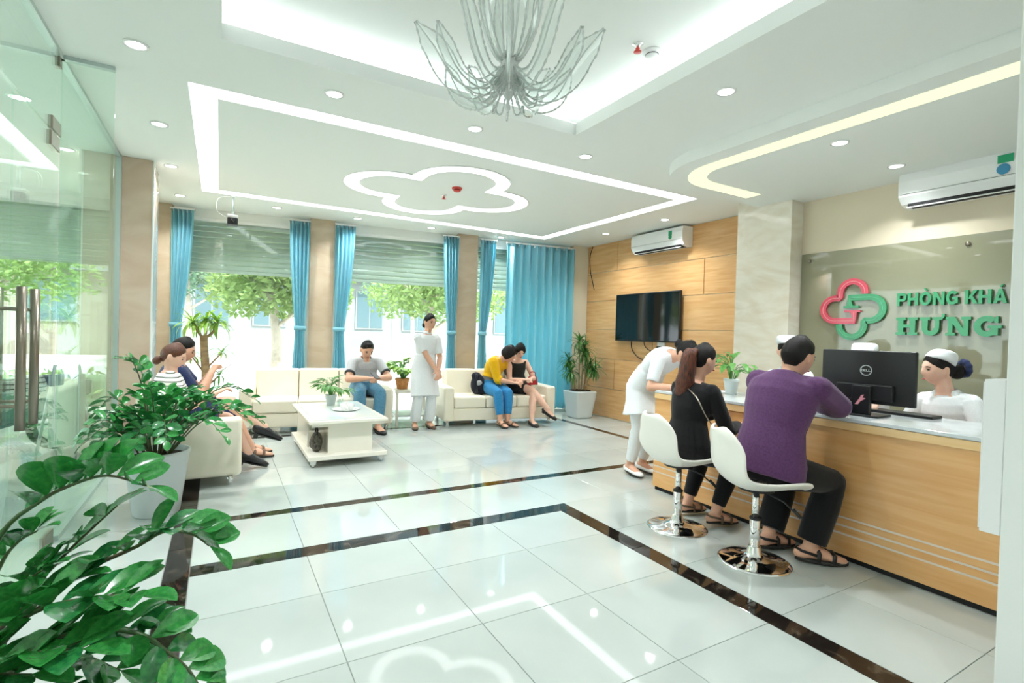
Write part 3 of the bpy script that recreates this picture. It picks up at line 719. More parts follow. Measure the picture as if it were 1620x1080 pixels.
ct = thing('coffee_table', 'low white lacquered coffee table with glass top and open storage niche', 'table', (.745, 5.06, 0))
TX, TY = .745, 1.32
MB().bx(0, TX, 0, TY, .415, .445).build('table_top', M['table_white'], ct, bev=.006)
MB().bx(.05, TX-.05, .05, TY-.05, .4452, .4525).build('glass_inset', M['glass_top'], ct, bev=.002)
MB().bx(.03, TX-.03, .03, TY-.03, .385, .415).build('apron', M['table_white'], ct)
MB().bx(.0, TX, .0, TY, .07, .115).build('lower_shelf', M['table_white'], ct, bev=.006)
MB().bx(.19, TX-.13, .10, .12, .115, .385).build('front_panel', M['table_white'], ct)
MB().bx(.19, .21, .12, TY-.1, .115, .385).build('divider', M['table_white'], ct)
MB().bx(TX-.15, TX-.13, .12, TY-.1, .115, .385).build('side_panel', M['table_white'], ct)
MB().bx(.05, .07, .45, TY-.1, .115, .385).build('side_panel', M['table_white'], ct)
for x, y in ((.05,.06),(TX-.05,.06),(.05,TY-.06),(TX-.05,TY-.06)):
    MB().lathe([(.012,.022),(.028,.026),(.03,.06),(.02,.072)],12,(x,y,0)).ell((x,y,.018),(.014,.02,.018),10,8).build('caster', M['white_plastic'], ct, smooth=True)
# things on and in the table
hb = thing('handbag', 'dark patterned bag tucked in the niche of the coffee table', 'bag', (.85, 5.30, .115))
hbm = MB().ell((0,0,.095),(.055,.11,.095),18,12).ell((0,.05,.07),(.06,.08,.07),18,12); hbm.build('bag_body', mat('patterned_bag', rgb(26,26,24), .5, col2=rgb(96,92,80), scale=40), hb, smooth=True)
MB().tube(bez([(0,-.07,.15),(0,-.03,.22),(0,.05,.22),(0,.09,.14)],14),.008,8).build('bag_handle', M['black_matte'], hb, smooth=True)
def cup(loc, r, h, label, name='cup', m='white_gloss', cat='cup'):
    t = MB().lathe([(r*.6,0),(r*.62,.004),(r*.9,h*.5),(r,h),(r*.9,h),(r*.8,h*.5),(r*.5,.008)],20).build(name, M[m], smooth=True); t.location = loc; return tag(t, label, cat)
tr_ = MB().lathe([(.0,0),(.12,0),(.15,.016),(.145,.018),(.118,.006),(0,.006)],28).build('serving_tray', M['white_gloss'], smooth=True); tr_.location = (1.20, 5.66, .4525); tag(tr_, 'round white serving tray on the coffee table', 'tray')
for (x, y), l in zip(((1.17,5.62),(1.25,5.64),(1.18,5.72),(1.26,5.72)), ('nearest left on', 'nearest right on', 'far left on', 'far right on')): cup((x,y,.459), .034, .055, 'small white cup, ' + l + ' the round tray')
M['glassware'] = pane('glassware', (.9,.95,.95,1))
gl = MB().lathe([(.03,0),(.032,.09),(.03,.09),(.028,.006)],16).build('drinking_glass', M['glassware'], smooth=True); gl.location = (1.19,5.92,.4525); tag(gl, 'clear drinking glass beside the plant on the coffee table', 'glass')

# side table between the two window sofas
sp = fpt(3.24, -.41, 0)
sdt = thing('side_table', 'white side table between the two window sofas', 'table', (sp.x, sp.y, 0), FA)
MB().bx(-.27, .27, -.27, .27, .46, .50).build('table_top', M['table_white'], sdt, bev=.006)
MB().bx(-.24, .24, -.24, .24, .13, .15).build('lower_shelf', M['glass_top'], sdt, bev=.002)
for x in (-.24,.24):
    for y in (-.24,.24): MB().bx(x-.018, x+.018, y-.018, y+.018, 0, .46).build('leg', M['table_white'], sdt, bev=.004)

# ---- curtains (local frame of the window wall)
def drape(s0, s1, z0, z1, label, folds, tied=None, open_to=None, off=-.07, bot=None):
    """s0..s1 at the top; tied = (height, s0, s1) where a tieback gathers it; bot = (s0, s1) at the hem"""
    t = thing('curtain', label, 'curtain', F0, FA, 'blue curtains at the back windows')
    nx = folds*10; nz = 28; b = MB(); bot = bot or (s0, s1)
    for j in range(nz+1):
        z = z1 + (z0-z1)*j/nz
        if tied:
            h, ta, tb = tied
            if z >= h:
                k = (z1-z)/(z1-h); k = k**1.7; a = s0+(ta-s0)*k; c = s1+(tb-s1)*k; amp = .042*(1-.55*k)
            else:
                k = (h-z)/(h-z0); k = min(1, k*1.6); k = k*k*(3-2*k); a = ta+(bot[0]-ta)*k; c = tb+(bot[1]-tb)*k; amp = .019+.02*k
        else: a, c, amp = s0, s1, .055
        for i in range(nx+1):
            u = i/nx; ph = 2*PI*folds*u
            y = off + amp*math.sin(ph) + .007*math.sin(ph*2.3+j*.2) - .004*math.sin(j*.5+i*.3)
            b.v.append((a+(c-a)*u + .006*math.sin(ph*2), y, z))
    for j in range(nz):
        for i in range(nx): b.f.append((j*(nx+1)+i, j*(nx+1)+i+1, (j+1)*(nx+1)+i+1, (j+1)*(nx+1)+i))
    o = b.build('fabric', M['curtain'], t, smooth=True)
    sm = o.modifiers.new('thick','SOLIDIFY'); sm.thickness = .003
    MB().bx(s0-.01, s1+.01, off-.02, off+.02, z1-.0, z1+.018).build('track', M['white_gloss'], t)
    n = max(3, folds)
    for i in range(n):
        x = s0+(s1-s0)*(i+.5)/n; MB().bx(x-.006, x+.006, off-.01, off+.01, z1-.035, z1+.002).build('hook', M['white_plastic'], t)
    if tied:
        h, ta, tb = tied; m = (ta+tb)/2; w = (tb-ta)/2+.015
        MB().ring([(m+w*math.cos(2*PI*k/24), off+.05*math.sin(2*PI*k/24)) for k in range(24)], [(m+(w-.005)*math.cos(2*PI*k/24), off+.045*math.sin(2*PI*k/24)) for k in range(24)], h-.03, h+.03).build('tieback', M['curtain'], t, smooth=True)
    return t
drape(.18, .43, .06, 2.80, 'leftmost blue curtain tied back beside the pinkish pillar', 5, (1.32, .19, .31), bot=(.19, .36))
drape(1.57, 1.83, .06, 2.80, 'blue curtain tied back left of the pier behind the long sofa', 5, (1.32, 1.665, 1.79), bot=(1.63, 1.81))
drape(2.17, 2.44, .06, 2.80, 'blue curtain tied back right of the pier behind the man in grey', 5, (1.32, 2.18, 2.31), bot=(2.17, 2.36))
drape(3.74, 3.985, .06, 2.80, 'blue curtain tied back just right of the standing nurse', 5, (1.32, 3.84, 3.96), bot=(3.82, 3.98))
drape(4.34, 4.595, .06, 2.80, 'blue curtain tied back behind the person in the yellow jacket', 5, (1.32, 4.35, 4.46), bot=(4.34, 4.5))
drape(4.79, 6.02, .10, 2.79, 'wide blue curtain drawn across the last window', 9)
# ================================================================ CHANDELIER AND SMALL CEILING THINGS
M['crystal'] = pane('crystal', (.955,.97,.965,1), boost=.06)
M['bead'] = mat('bead_glass', rgb(208,212,209), .12, spec=.9)
ch = thing('chandelier', 'clear glass chandelier with curling leaf-shaped arms hanging in the ceiling tray', 'chandelier', (1.15, 2.11, 2.36))
def petal(path, widths, curl=.25, n=9, flat=False):
    P = bez([(r, 0, z) for r, z in path], 22); m = len(P); Wd = []
    for i in range(m):
        t = i/(m-1)*(len(widths)-1); k = min(int(t), len(widths)-2); Wd.append(widths[k]+(widths[k+1]-widths[k])*(t-k))
    b = MB(); e1, e2 = [], []
    for i, p in enumerate(P):
        tg = (P[min(i+1,m-1)]-P[max(i-1,0)]).normalized(); nn = Vector((-tg.z, 0, tg.x))
        for k in range(n):
            s = -1+2*k/(n-1); q = (p + nn*(s*Wd[i]) + Vector((0, curl*Wd[i]*(s*s-.5), 0))) if flat else (p + Vector((0, s*Wd[i], 0)) + nn*(curl*Wd[i]*s*s)); b.v.append(tuple(q))
            if k == 0: e1.append(q)
            if k == n-1: e2.append(q)
    for i in range(m-1):
        for k in range(n-1): b.f.append((i*n+k, i*n+k+1, (i+1)*n+k+1, (i+1)*n+k))
    rim = MB()
    for e in (e1, e2):
        rad = [.0035+.0022*math.sin(j*2.6) for j in range(len(e)*2-1)]
        rim.tube(bez(e, len(e)*2-2), rad, 6)
    rib = MB().tube([P[i]+Vector((0,0,.002)) for i in range(0, m, 2)], [.007-.005*i/m for i in range(0, m, 2)], 6)
    return b, rim, rib
def petals(nm, path, widths, n, ph, flat=False):
    b, rim, rib = petal(path, widths, flat=flat); src = None
    for k in range(n):
        Mx = Matrix.Rotation(2*PI*(k+ph)/n, 4, 'Z')
        if src is None:
            o = b.build(nm, M['crystal'], ch, smooth=True); so = o.modifiers.new('thick','SOLIDIFY'); so.thickness = .004
            r = rim.build('beaded_rim', M['bead'], o, smooth=True); c = rib.build('midrib', M['bead'], o, smooth=True); src = (o, r, c); o.matrix_local = Mx
        else:
            o = src[0].copy(); COL.objects.link(o); o.parent = ch; o.matrix_local = Mx
            for q in src[1:]: z = q.copy(); COL.objects.link(z); z.parent = o
petals('outer_leaf', [(.04,.19),(.10,.12),(.18,.10),(.27,.16),(.345,.28),(.44,.40)], [.012,.03,.042,.05,.055,.06,.05,.004], 6, .52, True)
petals('middle_leaf', [(.04,.17),(.09,.09),(.17,.07),(.26,.12),(.32,.21),(.36,.30)], [.012,.022,.03,.036,.042,.04,.004], 6, .02, True)
petals('upper_leaf', [(.03,.24),(.06,.25),(.11,.34),(.15,.48),(.16,.60),(.20,.70)], [.012,.022,.036,.045,.045,.035,.004], 6, .27)
b, rim, rib = petal([(.02,.16),(.05,.09),(.09,.03),(.13,.035),(.14,.08)], [.008,.014,.02,.016,.003])
cs = None
for k in range(6):
    Mx = Matrix.Rotation(2*PI*(k+.5)/6, 4, 'Z')
    if cs is None: cs = b.build('lower_curl', M['crystal'], ch, smooth=True); o = cs; rim.build('beaded_rim', M['bead'], o, smooth=True)
    else:
        o = cs.copy(); COL.objects.link(o); o.parent = ch
        z = cs.children[0].copy(); COL.objects.link(z); z.parent = o
    o.matrix_local = Mx
MB().lathe([(.004,.0),(.012,.015),(.006,.05),(.02,.07),(.035,.11),(.05,.17),(.04,.22),(.02,.25),(.014,.3),(.018,.4),(.012,.5),(.02,.56),(.01,.62),(.008,.74)], 20).build('central_column', M['bead'], ch, smooth=True)
MB().lathe([(.055,.735),(.06,.75),(.05,.76),(.0,.76)], 24).build('ceiling_rose', M['chrome'], ch, smooth=True)

M['red_bulb'] = mat('red_bulb', rgb(214,70,60), .3)
def sprinkler(x, y, z, label):
    t = thing('fire_sprinkler', label, 'sprinkler', (x, y, z), 0, 'ceiling fire sprinklers')
    MB().lathe([(.035,0),(.035,-.006),(.015,-.01),(.012,-.02)],16).build('escutcheon', M['chrome'], t, smooth=True)
    MB().lathe([(.008,-.018),(.014,-.03),(.008,-.045)],12).build('bulb', M['red_bulb'], t, smooth=True)
    MB().lathe([(.004,-.044),(.024,-.046),(.024,-.05),(.004,-.05)],14).build('deflector', M['red_bulb'], t, smooth=True)
def detector(x, y, z, label, m='white_plastic'):
    t = thing('smoke_detector', label, 'smoke detector', (x, y, z), 0, 'ceiling smoke detectors')
    MB().lathe([(.055,0),(.055,-.014),(.05,-.02)],24).build('base', M[m], t, smooth=True)
    MB().lathe([(.04,-.018),(.04,-.032),(.03,-.042),(.0,-.044)],24).build('sensor_head', M[m], t, smooth=True)
    MB().lathe([(.041,-.024),(.042,-.026),(.041,-.028)],24).build('vent_slot', M['black_matte'], t, smooth=True)
sprinkler(2.19, 2.38, ZT+.06, 'red-bulbed fire sprinkler in the ceiling tray')
detector(2.36-.04, 2.39, ZT+.06, 'round white smoke detector in the ceiling tray')
sprinkler(2.17, 5.43, ZC, 'red fire sprinkler at the far side of the ceiling cross centre')
detector(2.182, 5.09, ZC, 'round red smoke detector near the ceiling cross centre', 'red_bulb')

hc = thing('hanging_camera', 'black camera hanging on a thin ceiling pole before the first window', 'camera', (.11, 7.0, ZC))
MB().lathe([(.03,0),(.03,-.012),(.0,-.012)],16).build('ceiling_mount', M['white_plastic'], hc, smooth=True)
MB().tube([(0,0,-.01),(0,0,-.23)], .011, 10).build('pole', M['aluminium'], hc, smooth=True)
MB().bx(-.06,.06,-.07,.07,-.27,-.23).build('cradle', M['white_plastic'], hc, bev=.012)
MB().bx(-.055,.055,-.085,.085,-.35,-.27).build('camera_body', M['black_plastic'], hc, bev=.01)
MB().lathe([(.025,0),(.025,.02),(.018,.024)],16).xf(Matrix.Translation((0,-.085,-.31)) @ Matrix.Rotation(PI/2,4,'X')).build('lens', M['screen'], hc, smooth=True)
MB().tube(bez([(-.02,0,-.01),(-.15,0,-.05),(-.16,0,-.2),(-.05,0,-.27)],20), .004, 6).build('cable', M['white_plastic'], hc, smooth=True)

# ================================================================ PLANTS
def leaf_mesh(name, m, prof, cup=.18, arch=0., nx=3, droop=0.):
    """unit blade along +y; prof: list of (t, half width); arch bends it downwards"""
    b = MB(); n = 2*nx//2+1 if nx % 2 else nx+1
    for i, (t, w) in enumerate(prof):
        ang = arch*t
        y = math.sin(ang)/arch if arch else t; z = -(1-math.cos(ang))/arch if arch else 0
        for k in range(n):
            s = -1+2*k/(n-1); b.v.append((s*w, y, z+cup*abs(s)*w))
    for i in range(len(prof)-1):
        for k in range(n-1): b.f.append((i*n+k, i*n+k+1, (i+1)*n+k+1, (i+1)*n+k))
    me = b.mesh(name); me.materials.append(M[m]); me.polygons.foreach_set('use_smooth', [True]*len(me.polygons)); return me
OBOV = [(0,.012),(.06,.05),(.18,.14),(.36,.235),(.56,.285),(.74,.265),(.88,.17),(.96,.075),(1,.004)]
zz_leaf = [leaf_mesh('leaflet', 'zz', OBOV, .35, .35, 4), leaf_mesh('leaflet', 'zz_dark', OBOV, .25, .6, 4), leaf_mesh('leaflet', 'zz', OBOV, .5, -.3, 4)]
BLADE = [(0,.022),(.12,.032),(.35,.042),(.6,.04),(.82,.026),(1,.003)]
blades = {k: [leaf_mesh('leaf', k, BLADE, .4, a, 2) for a in (.6, 1.2, 1.9)] for k in ('dracaena', 'lime_leaf', 'mid_leaf')}
OVAL = [(0,.01),(.12,.10),(.32,.2),(.55,.2),(.8,.11),(1,.004)]
ovals = {k: [leaf_mesh('leaf', k, OVAL, .35, a, 2) for a in (.5, 1.1)] for k in ('lime_leaf', 'mid_leaf', 'dracaena')}

def put_leaf(me, parent, p, d, up, L, name='leaf', wscale=1.0):
    d = Vector(d).normalized(); x = d.cross(Vector(up))
    if x.length < 1e-4: x = d.orthogonal()
    x.normalize(); z = x.cross(d)
    o = inst(me, name, parent)
    o.matrix_local = frame(p, x*L*wscale, d*L, z*L)
    return o
def frond(parent, pts, n, L, rng, start=.3, lift=.45, spread=1.0, r0=.007, n_up=None, terminal=True, stuff=None):
    """a stem with alternate leaflets on both sides"""
    P = bez(pts, 24); m = len(P)
    st = MB().tube(P, [r0*(1-.72*i/(m-1)) for i in range(m)], 7).build('stem', M['zz_stem'], parent, smooth=True)
    up = Vector(n_up) if n_up else Vector((0,0,1))
    for i in range(n):
        t = start + (1-start)*(i+.5)/n; f = t*(m-1); k = min(int(f), m-2); p = P[k].lerp(P[k+1], f-k); tg = (P[k+1]-P[k]).normalized()
        lat = tg.cross(up)
        if lat.length < .15: lat = tg.cross(Vector((.3,.9,.1)))
        lat.normalize(); nrm = lat.cross(tg)
        sd = 1 if i % 2 else -1
        sz = L*(.78+.4*math.sin(PI*min(1,(t-start)/(1-start)*.8+.15)))*rng.uniform(.88,1.1)
        a = rng.uniform(.75,1.1)*spread
        d = tg*math.cos(a) + (lat*sd*math.cos(lift)+nrm*math.sin(lift))*math.sin(a)
        upv = nrm*math.cos(lift) - lat*sd*math.sin(lift) + Vector((rng.uniform(-.25,.25),rng.uniform(-.25,.25),rng.uniform(-.1,.1)))
        if stuff is not None:
            dd = d.normalized(); xx = dd.cross(upv).normalized(); me = zz_leaf[i % 3]; mt = frame(p, xx*sz, dd*sz, xx.cross(dd)*sz)
            stuff.add([mt @ v.co for v in me.vertices], [tuple(q.vertices) for q in me.polygons])
        else: put_leaf(rng.choice(zz_leaf), st, p, d, upv, sz, 'leaflet')
    if terminal and stuff is None: put_leaf(zz_leaf[0], st, P[-1], (P[-1]-P[-3]), up, L*.85, 'leaflet')
    return st
def round_pot(t, r_top, r_bot, h, m='pot_white', rim=.012):
    MB().lathe([(r_bot*.96,0),(r_bot,.01),(r_top-.004,h-.03),(r_top,h-.026),(r_top,h),(r_top-rim,h),(r_top-rim-.004,h-.05),(0,h-.05)], 36).build('pot', M[m], t, smooth=True)
    MB().lathe([(0,h-.05),(r_top-rim-.006,h-.04),(0,h-.03)], 24).build('soil', M['soil'], t)

# foreground ZZ plant (its pot stands below the frame, by the glass front)
rng = random.Random(4)
fx, fy = -.45, 1.50
zf = thing('potted_zz_plant', 'large glossy zz plant in the foreground by the glass front', 'potted plant', (fx, fy, 0))
round_pot(zf, .18, .14, .34)
def W2(p): return (p[0]-fx, p[1]-fy, p[2])
base = [(.02*k-.06, .03*((k*7) % 5)-.06, .42) for k in range(8)]
base = [(x, y, .29) for x, y, z in base]
def ff(b, pts, n, L, **k): return frond(zf, [base[b]] + [W2(p) for p in pts], n+2, L*1.12, rng, **k)
ff(0, [(-.462,1.53,.66),(-.402,1.491,.853),(-.332,1.452,.928),(-.274,1.419,.966),(-.204,1.379,.991),(-.13,1.337,.971)], 14, .078, start=.42, lift=.75)
ff(1, [(-.44,1.55,.58),(-.392,1.54,.673),(-.32,1.50,.761),(-.26,1.467,.834),(-.193,1.43,.908)], 13, .075, start=.40, lift=.1)
ff(2, [(-.40,1.48,.60),(-.328,1.446,.703),(-.247,1.401,.781),(-.147,1.345,.839),(-.095,1.315,.874),(-.042,1.285,.869),(-.01,1.268,.845)], 15, .074, start=.42, lift=.55)
ff(3, [(-.41,1.42,.60),(-.354,1.323,.708),(-.292,1.288,.764),(-.208,1.241,.791),(-.130,1.195,.80)], 12, .086, start=.42, lift=.35)
ff(4, [(-.35,1.38,.62),(-.233,1.277,.712),(-.131,1.218,.715),(-.071,1.183,.674),(-.038,1.164,.642),(-.016,1.151,.60)], 11, .070, start=.45, lift=.15, spread=1.15)
ff(5, [(-.41,1.45,.54),(-.345,1.396,.60),(-.243,1.339,.634),(-.164,1.293,.606)], 11, .07, start=.38, lift=.5)
ff(6, [(-.47,1.60,.60),(-.437,1.625,.74),(-.40,1.60,.80),(-.36,1.57,.83)], 11, .066, start=.42, lift=.6)
ff(7, [(-.46,1.40,.56),(-.42,1.30,.66),(-.36,1.22,.70),(-.27,1.16,.71)], 12, .08, start=.36, lift=.4)
ff(2, [(-.38,1.44,.56),(-.28,1.36,.64),(-.19,1.30,.69),(-.10,1.25,.70)], 13, .076, start=.38, lift=.45)
ff(4, [(-.46,1.55,.56),(-.42,1.52,.68),(-.37,1.45,.75),(-.31,1.40,.80)], 11, .07, start=.4, lift=.5)
ff(5, [(-.42,1.40,.50),(-.33,1.30,.56),(-.24,1.22,.59),(-.16,1.17,.57)], 12, .074, start=.36, lift=.5)

ff(3, [(-.42,1.38,.52),(-.345,1.27,.66),(-.28,1.20,.725),(-.20,1.15,.74)], 9, .09, start=.42, lift=.4)
ff(6, [(-.45,1.46,.50),(-.38,1.40,.68),(-.32,1.36,.75),(-.25,1.33,.79)], 9, .08, start=.42, lift=.5)
# second ZZ plant in a tall white pot
rng = random.Random(11)
z2 = thing('potted_zz_plant', 'bushy zz plant in a tall white pot beside the cream sofa', 'potted plant', (-.36, 4.31, 0))
round_pot(z2, .195, .14, .44)
specs = [(-95,.56,.62),(-80,.50,.34),(-65,.42,.66),(-40,.50,.30),(-20,.60,.36),(0,.62,.30),(12,.72,.40),(25,.68,.22),(40,.55,.42),(60,.5,.52),(85,.45,.6),(120,.45,.55),(150,.5,.5),(170,.42,.42),(185,.42,.28),(200,.40,.40),(215,.36,.30),(235,.36,.56),(255,.34,.36),(205,.64,.84),(-10,.42,.56),(150,.60,.86)]
for i, (az, ln, el) in enumerate(specs):
    a = math.radians(az); hx, hy = math.cos(a), math.sin(a); rr = rng.uniform(.02,.1)
    r1 = ln*math.cos(el*PI/2); h1 = ln*math.sin(el*PI/2)
    dr = .02 if el > .5 else -.10
    pts = [(hx*rr, hy*rr, .40), (hx*(rr+r1*.3), hy*(rr+r1*.3), .40+h1*.62+.05), (hx*(rr+r1*.68), hy*(rr+r1*.68), .40+h1*.95+.06), (hx*(rr+r1), hy*(rr+r1), .40+h1+dr+.04)]
    frond(z2, pts, 12, .088, rng, start=.28, lift=.35, r0=.006)

more = MB()
for i in range(18):
    a = math.radians(20*i+9); hx, hy = math.cos(a), math.sin(a); ln = rng.uniform(.34,.54)*(.7 if 140 < 20*i+9 < 290 else 1); el = rng.uniform(.2,.8); r1 = ln*math.cos(el*PI/2); h1 = ln*math.sin(el*PI/2)
    frond(z2, [(hx*.04, hy*.04, .40), (hx*(.04+r1*.3), hy*(.04+r1*.3), .44+h1*.6), (hx*(.04+r1*.7), hy*(.04+r1*.7), .46+h1*.92), (hx*(.04+r1), hy*(.04+r1), .42+h1)], 12, .084, rng, start=.25, lift=.35, r0=.005, stuff=more)
mo_ = more.build('inner_leaflets', M['zz_dark'], z2, smooth=True); mo_['kind'] = 'stuff'

def tuft(parent, p, n, L, rng, kind='dracaena', el=(-.5, 1.2), sub=None, w=1.0, table=None, axis=(0,0,1)):
    tb = table or blades
    for i in range(n):
        a = 2*PI*(i*.382+rng.uniform(-.04,.04)); e = el[0]+(el[1]-el[0])*((i+.5)/n)
        d = Vector((math.cos(a)*math.cos(e), math.sin(a)*math.cos(e), math.sin(e)))
        put_leaf(rng.choice(tb[kind]), parent, Vector(p)+d*.008, d, (0,0,1) if abs(d.z) < .95 else (1,0,0), L*rng.uniform(.75,1.15), 'leaf', w)

rng = random.Random(3)
dp = thing('potted_dracaena', 'tall dracaena in a tapered white planter by the plank wall', 'potted plant', (5.12, 6.66, 0))
MB().loft([[(-.15,-.15,0),(.15,-.15,0),(.15,.15,0),(-.15,.15,0)],[(-.205,-.205,.44),(.205,-.205,.44),(.205,.205,.44),(-.205,.205,.44)]]).build('pot', M['pot_white'], dp, bev=.03, seg=4)
MB().lathe([(0,.441),(.18,.445),(0,.455)],20).build('soil', M['soil'], dp)
for i, (x, y, h, lx, ly) in enumerate(((-.09,0,.74,-.14,-.04),(.04,-.08,.80,.06,-.14),(-.05,.06,.92,-.10,.06),(.09,.02,.86,.10,-.02),(.0,-.03,1.04,-.03,-.08),(.06,.04,1.14,.05,.02),(-.02,.0,1.24,-.03,-.01))):
    tip = (x+lx, y+ly, h)
    c = MB().tube(bez([(x,y,.42),(x+lx*.3,y+ly*.3,.42+(h-.42)*.5),tip],8), .011, 8).build('cane', M['trunk'], dp, smooth=True)
    tuft(c, tip, 40, .235, rng, 'dracaena', (-.9, 1.35), w=1.25)

ml = thing('corn_plant', 'tall corn plant with thick pale trunk behind the left sofa', 'potted plant', (-.14, 7.05, 0))
round_pot(ml, .17, .13, .36)
tk = MB().tube(bez([(0,0,.3),(.01,0,.7),(-.01,0,1.0),(-.02,0,1.2)],12), [.045]*8+[.04]*5, 14).build('trunk', M['trunk'], ml, smooth=True)
for i, (x, y, z) in enumerate(((-.13,.02,1.34),(.0,-.02,1.38),(.12,.03,1.36))):
    b_ = MB().tube(bez([(-.02,0,1.16),(x*.6,y,1.24),(x,y,z)],8), .016, 8).build('branch', M['trunk'], ml, smooth=True)
    tuft(b_, (x,y,z), 26, .25, rng, 'lime_leaf', (-.5, 1.2), w=1.7)
for (x, y, z, x2, z2_) in ((.04,-.02,.82,.17,1.0),(-.04,0,.78,-.14,.96),(.04,.02,.6,.15,.72),(-.03,-.03,.55,-.16,.66)):
    b_ = MB().tube([(x*.6,y,z),(x2,y,z2_)], .009, 8).build('branch', M['trunk'], ml, smooth=True)
    tuft(b_, (x2,y,z2_), 14, .17, rng, 'mid_leaf' if z < .7 else 'lime_leaf', (-.5, 1.2), w=1.8)

def bush(name, label, loc, pot, n, L, kind, dome, rng, table=None, w=1.0, stems=True, z0=.1, lean=0.):
    """pot + leaf stalks fanning from the soil, one leaf at the end of each"""
    t = thing(name, label, 'potted plant', loc); pot(t)
    for i in range(n):
        a = 2*PI*(i*.382); e = math.radians(20+65*((i*.618) % 1)); r = dome*rng.uniform(.55,1.0)
        d = Vector((math.cos(a)*math.cos(e), math.sin(a)*math.cos(e), math.sin(e)))
        p1 = Vector((0,0,z0))+d*r+Vector((0,0,.02)); mid = Vector((0,0,z0+.02))+d*r*.5+Vector((0,0,.04))
        s_ = MB().tube(bez([(d.x*.01,d.y*.01,z0-.01), mid, p1],6), .0025, 5).build('stalk', M['mid_leaf'], t, smooth=True)
        put_leaf(rng.choice((table or ovals)[kind]), s_, p1, (d.x, d.y, d.z*.25-.15), (0,0,1), L*rng.uniform(.75,1.2), 'leaf', w)
    return t
rng = random.Random(8)
bush('potted_fern', 'small arching plant in a white pot on the coffee table', (1.12, 6.08, .4525), lambda t: round_pot(t,.065,.045,.12,rim=.006), 46, .13, 'mid_leaf', .21, rng, w=.8, z0=.09)
bush('money_plant', 'bright lime-green leafy plant in an orange basket on the side table', (fpt(3.10,-.44,0).x, fpt(3.10,-.44,0).y, .50), lambda t: round_pot(t,.10,.075,.15,'terracotta'), 100, .12, 'lime_leaf', .28, rng, w=1.2, z0=.13)
bush('peace_lily', 'leafy plant in a small white pot at the far end of the counter', (3.74, 2.80, .873), lambda t: round_pot(t,.062,.045,.13,rim=.006), 34, .13, 'mid_leaf', .23, rng, w=.9, z0=.10)
bush('potted_shrub', 'low green potted shrub under the corn plant', (-.52, 6.86, 0), lambda t: round_pot(t,.13,.1,.45), 60, .12, 'dracaena', .28, rng, w=1.1, z0=.42)
# ================================================================ PEOPLE
def ik(a, c, l1, l2, hint):
    a, c, hint = Vector(a), Vector(c), Vector(hint)
    d = c-a; L = d.length
    if L > (l1+l2)*.998: c = a + d*((l1+l2)*.998/L); d = c-a; L = d.length
    d /= L; x = (l1*l1-l2*l2+L*L)/(2*L); hgt = math.sqrt(max(l1*l1-x*x, 1e-8))
    n = hint - d*hint.dot(d); n = n.normalized() if n.length > 1e-5 else d.orthogonal()
    return a + d*x + n*hgt, c
def remesh(b, name, m, parent, vox, sm=6, fac=.5):
    o = b.build(name, m, parent, smooth=True)
    r = o.modifiers.new('union', 'REMESH'); r.mode = 'VOXEL'; r.voxel_size = vox; r.use_smooth_shade = True
    if sm: s = o.modifiers.new('soften', 'SMOOTH'); s.iterations = sm; s.factor = fac
    return o
FEM = [(-.17,.115,.08),(-.05,.158,.105),(.08,.166,.108),(.22,.150,.100),(.42,.122,.088),(.60,.138,.104),(.76,.148,.106),(.87,.140,.090),(.95,.098,.070),(1.02,.050,.052)]
MAL = [(-.17,.115,.085),(-.05,.155,.105),(.08,.160,.110),(.22,.152,.108),(.42,.146,.104),(.60,.164,.112),(.76,.178,.116),(.87,.172,.100),(.95,.118,.078),(1.02,.058,.058)]

def head_pt(a, ph, k):
    """point of the head surface; x right, y forward, z up, centred mid skull"""
    g = lambda v, c, s: math.exp(-((v-c)/s)**2)
    dx, dy, dz = math.cos(a)*math.cos(ph), math.cos(a)*math.sin(ph), math.sin(a)
    x, y, z = dx*.074, dy*.094, dz*.112
    if z < 0:
        q = min(1, -z/.112)
        x *= 1-.30*q**1.5
        if dy < 0: y *= 1-.42*q
        else: y *= 1+.04*q
    if dy > 0:
        fr = dy**2
        y += fr*(.021*g(x,0,.011)*g(z,-.022,.022) + .010*g(x,0,.010)*g(z,.005,.02))      # nose
        y -= fr*.010*(g(x,.031,.016)+g(x,-.031,.016))*g(z,.004,.013)                         # eye sockets
        y += fr*.004*g(z,.028,.010)                                                         # brow
        y += fr*.007*g(x,0,.020)*g(z,-.062,.011)                                            # lips
        y -= fr*.004*g(x,0,.02)*g(z,-.078,.006)
        y += fr*.007*g(x,0,.018)*g(z,-.097,.012)                                            # chin
    return Vector((x*k, y*k, z*k))
def head_mesh(k, male=False):
    b = MB(); nu, nv = 40, 30; rings = []
    for j in range(1, nv):
        a = PI*j/nv-PI/2; rings.append([head_pt(a, 2*PI*i/nu, k) for i in range(nu)])
    o = len(b.v); b.loft(rings, cap=False); e = len(b.v); b.v += [tuple(head_pt(-PI/2,0,k)), tuple(head_pt(PI/2,0,k))]
    for i in range(nu): b.f.append((e, o+(i+1) % nu, o+i)); b.f.append((e+1, o+(nv-2)*nu+i, o+(nv-2)*nu+(i+1) % nu))
    for s in (-1, 1):
        b.ell((s*.076*k, -.008*k, -.008*k), (.009*k, .020*k, .032*k), 10, 8, Matrix.Rotation(s*.25, 3, 'Z'))
    return b
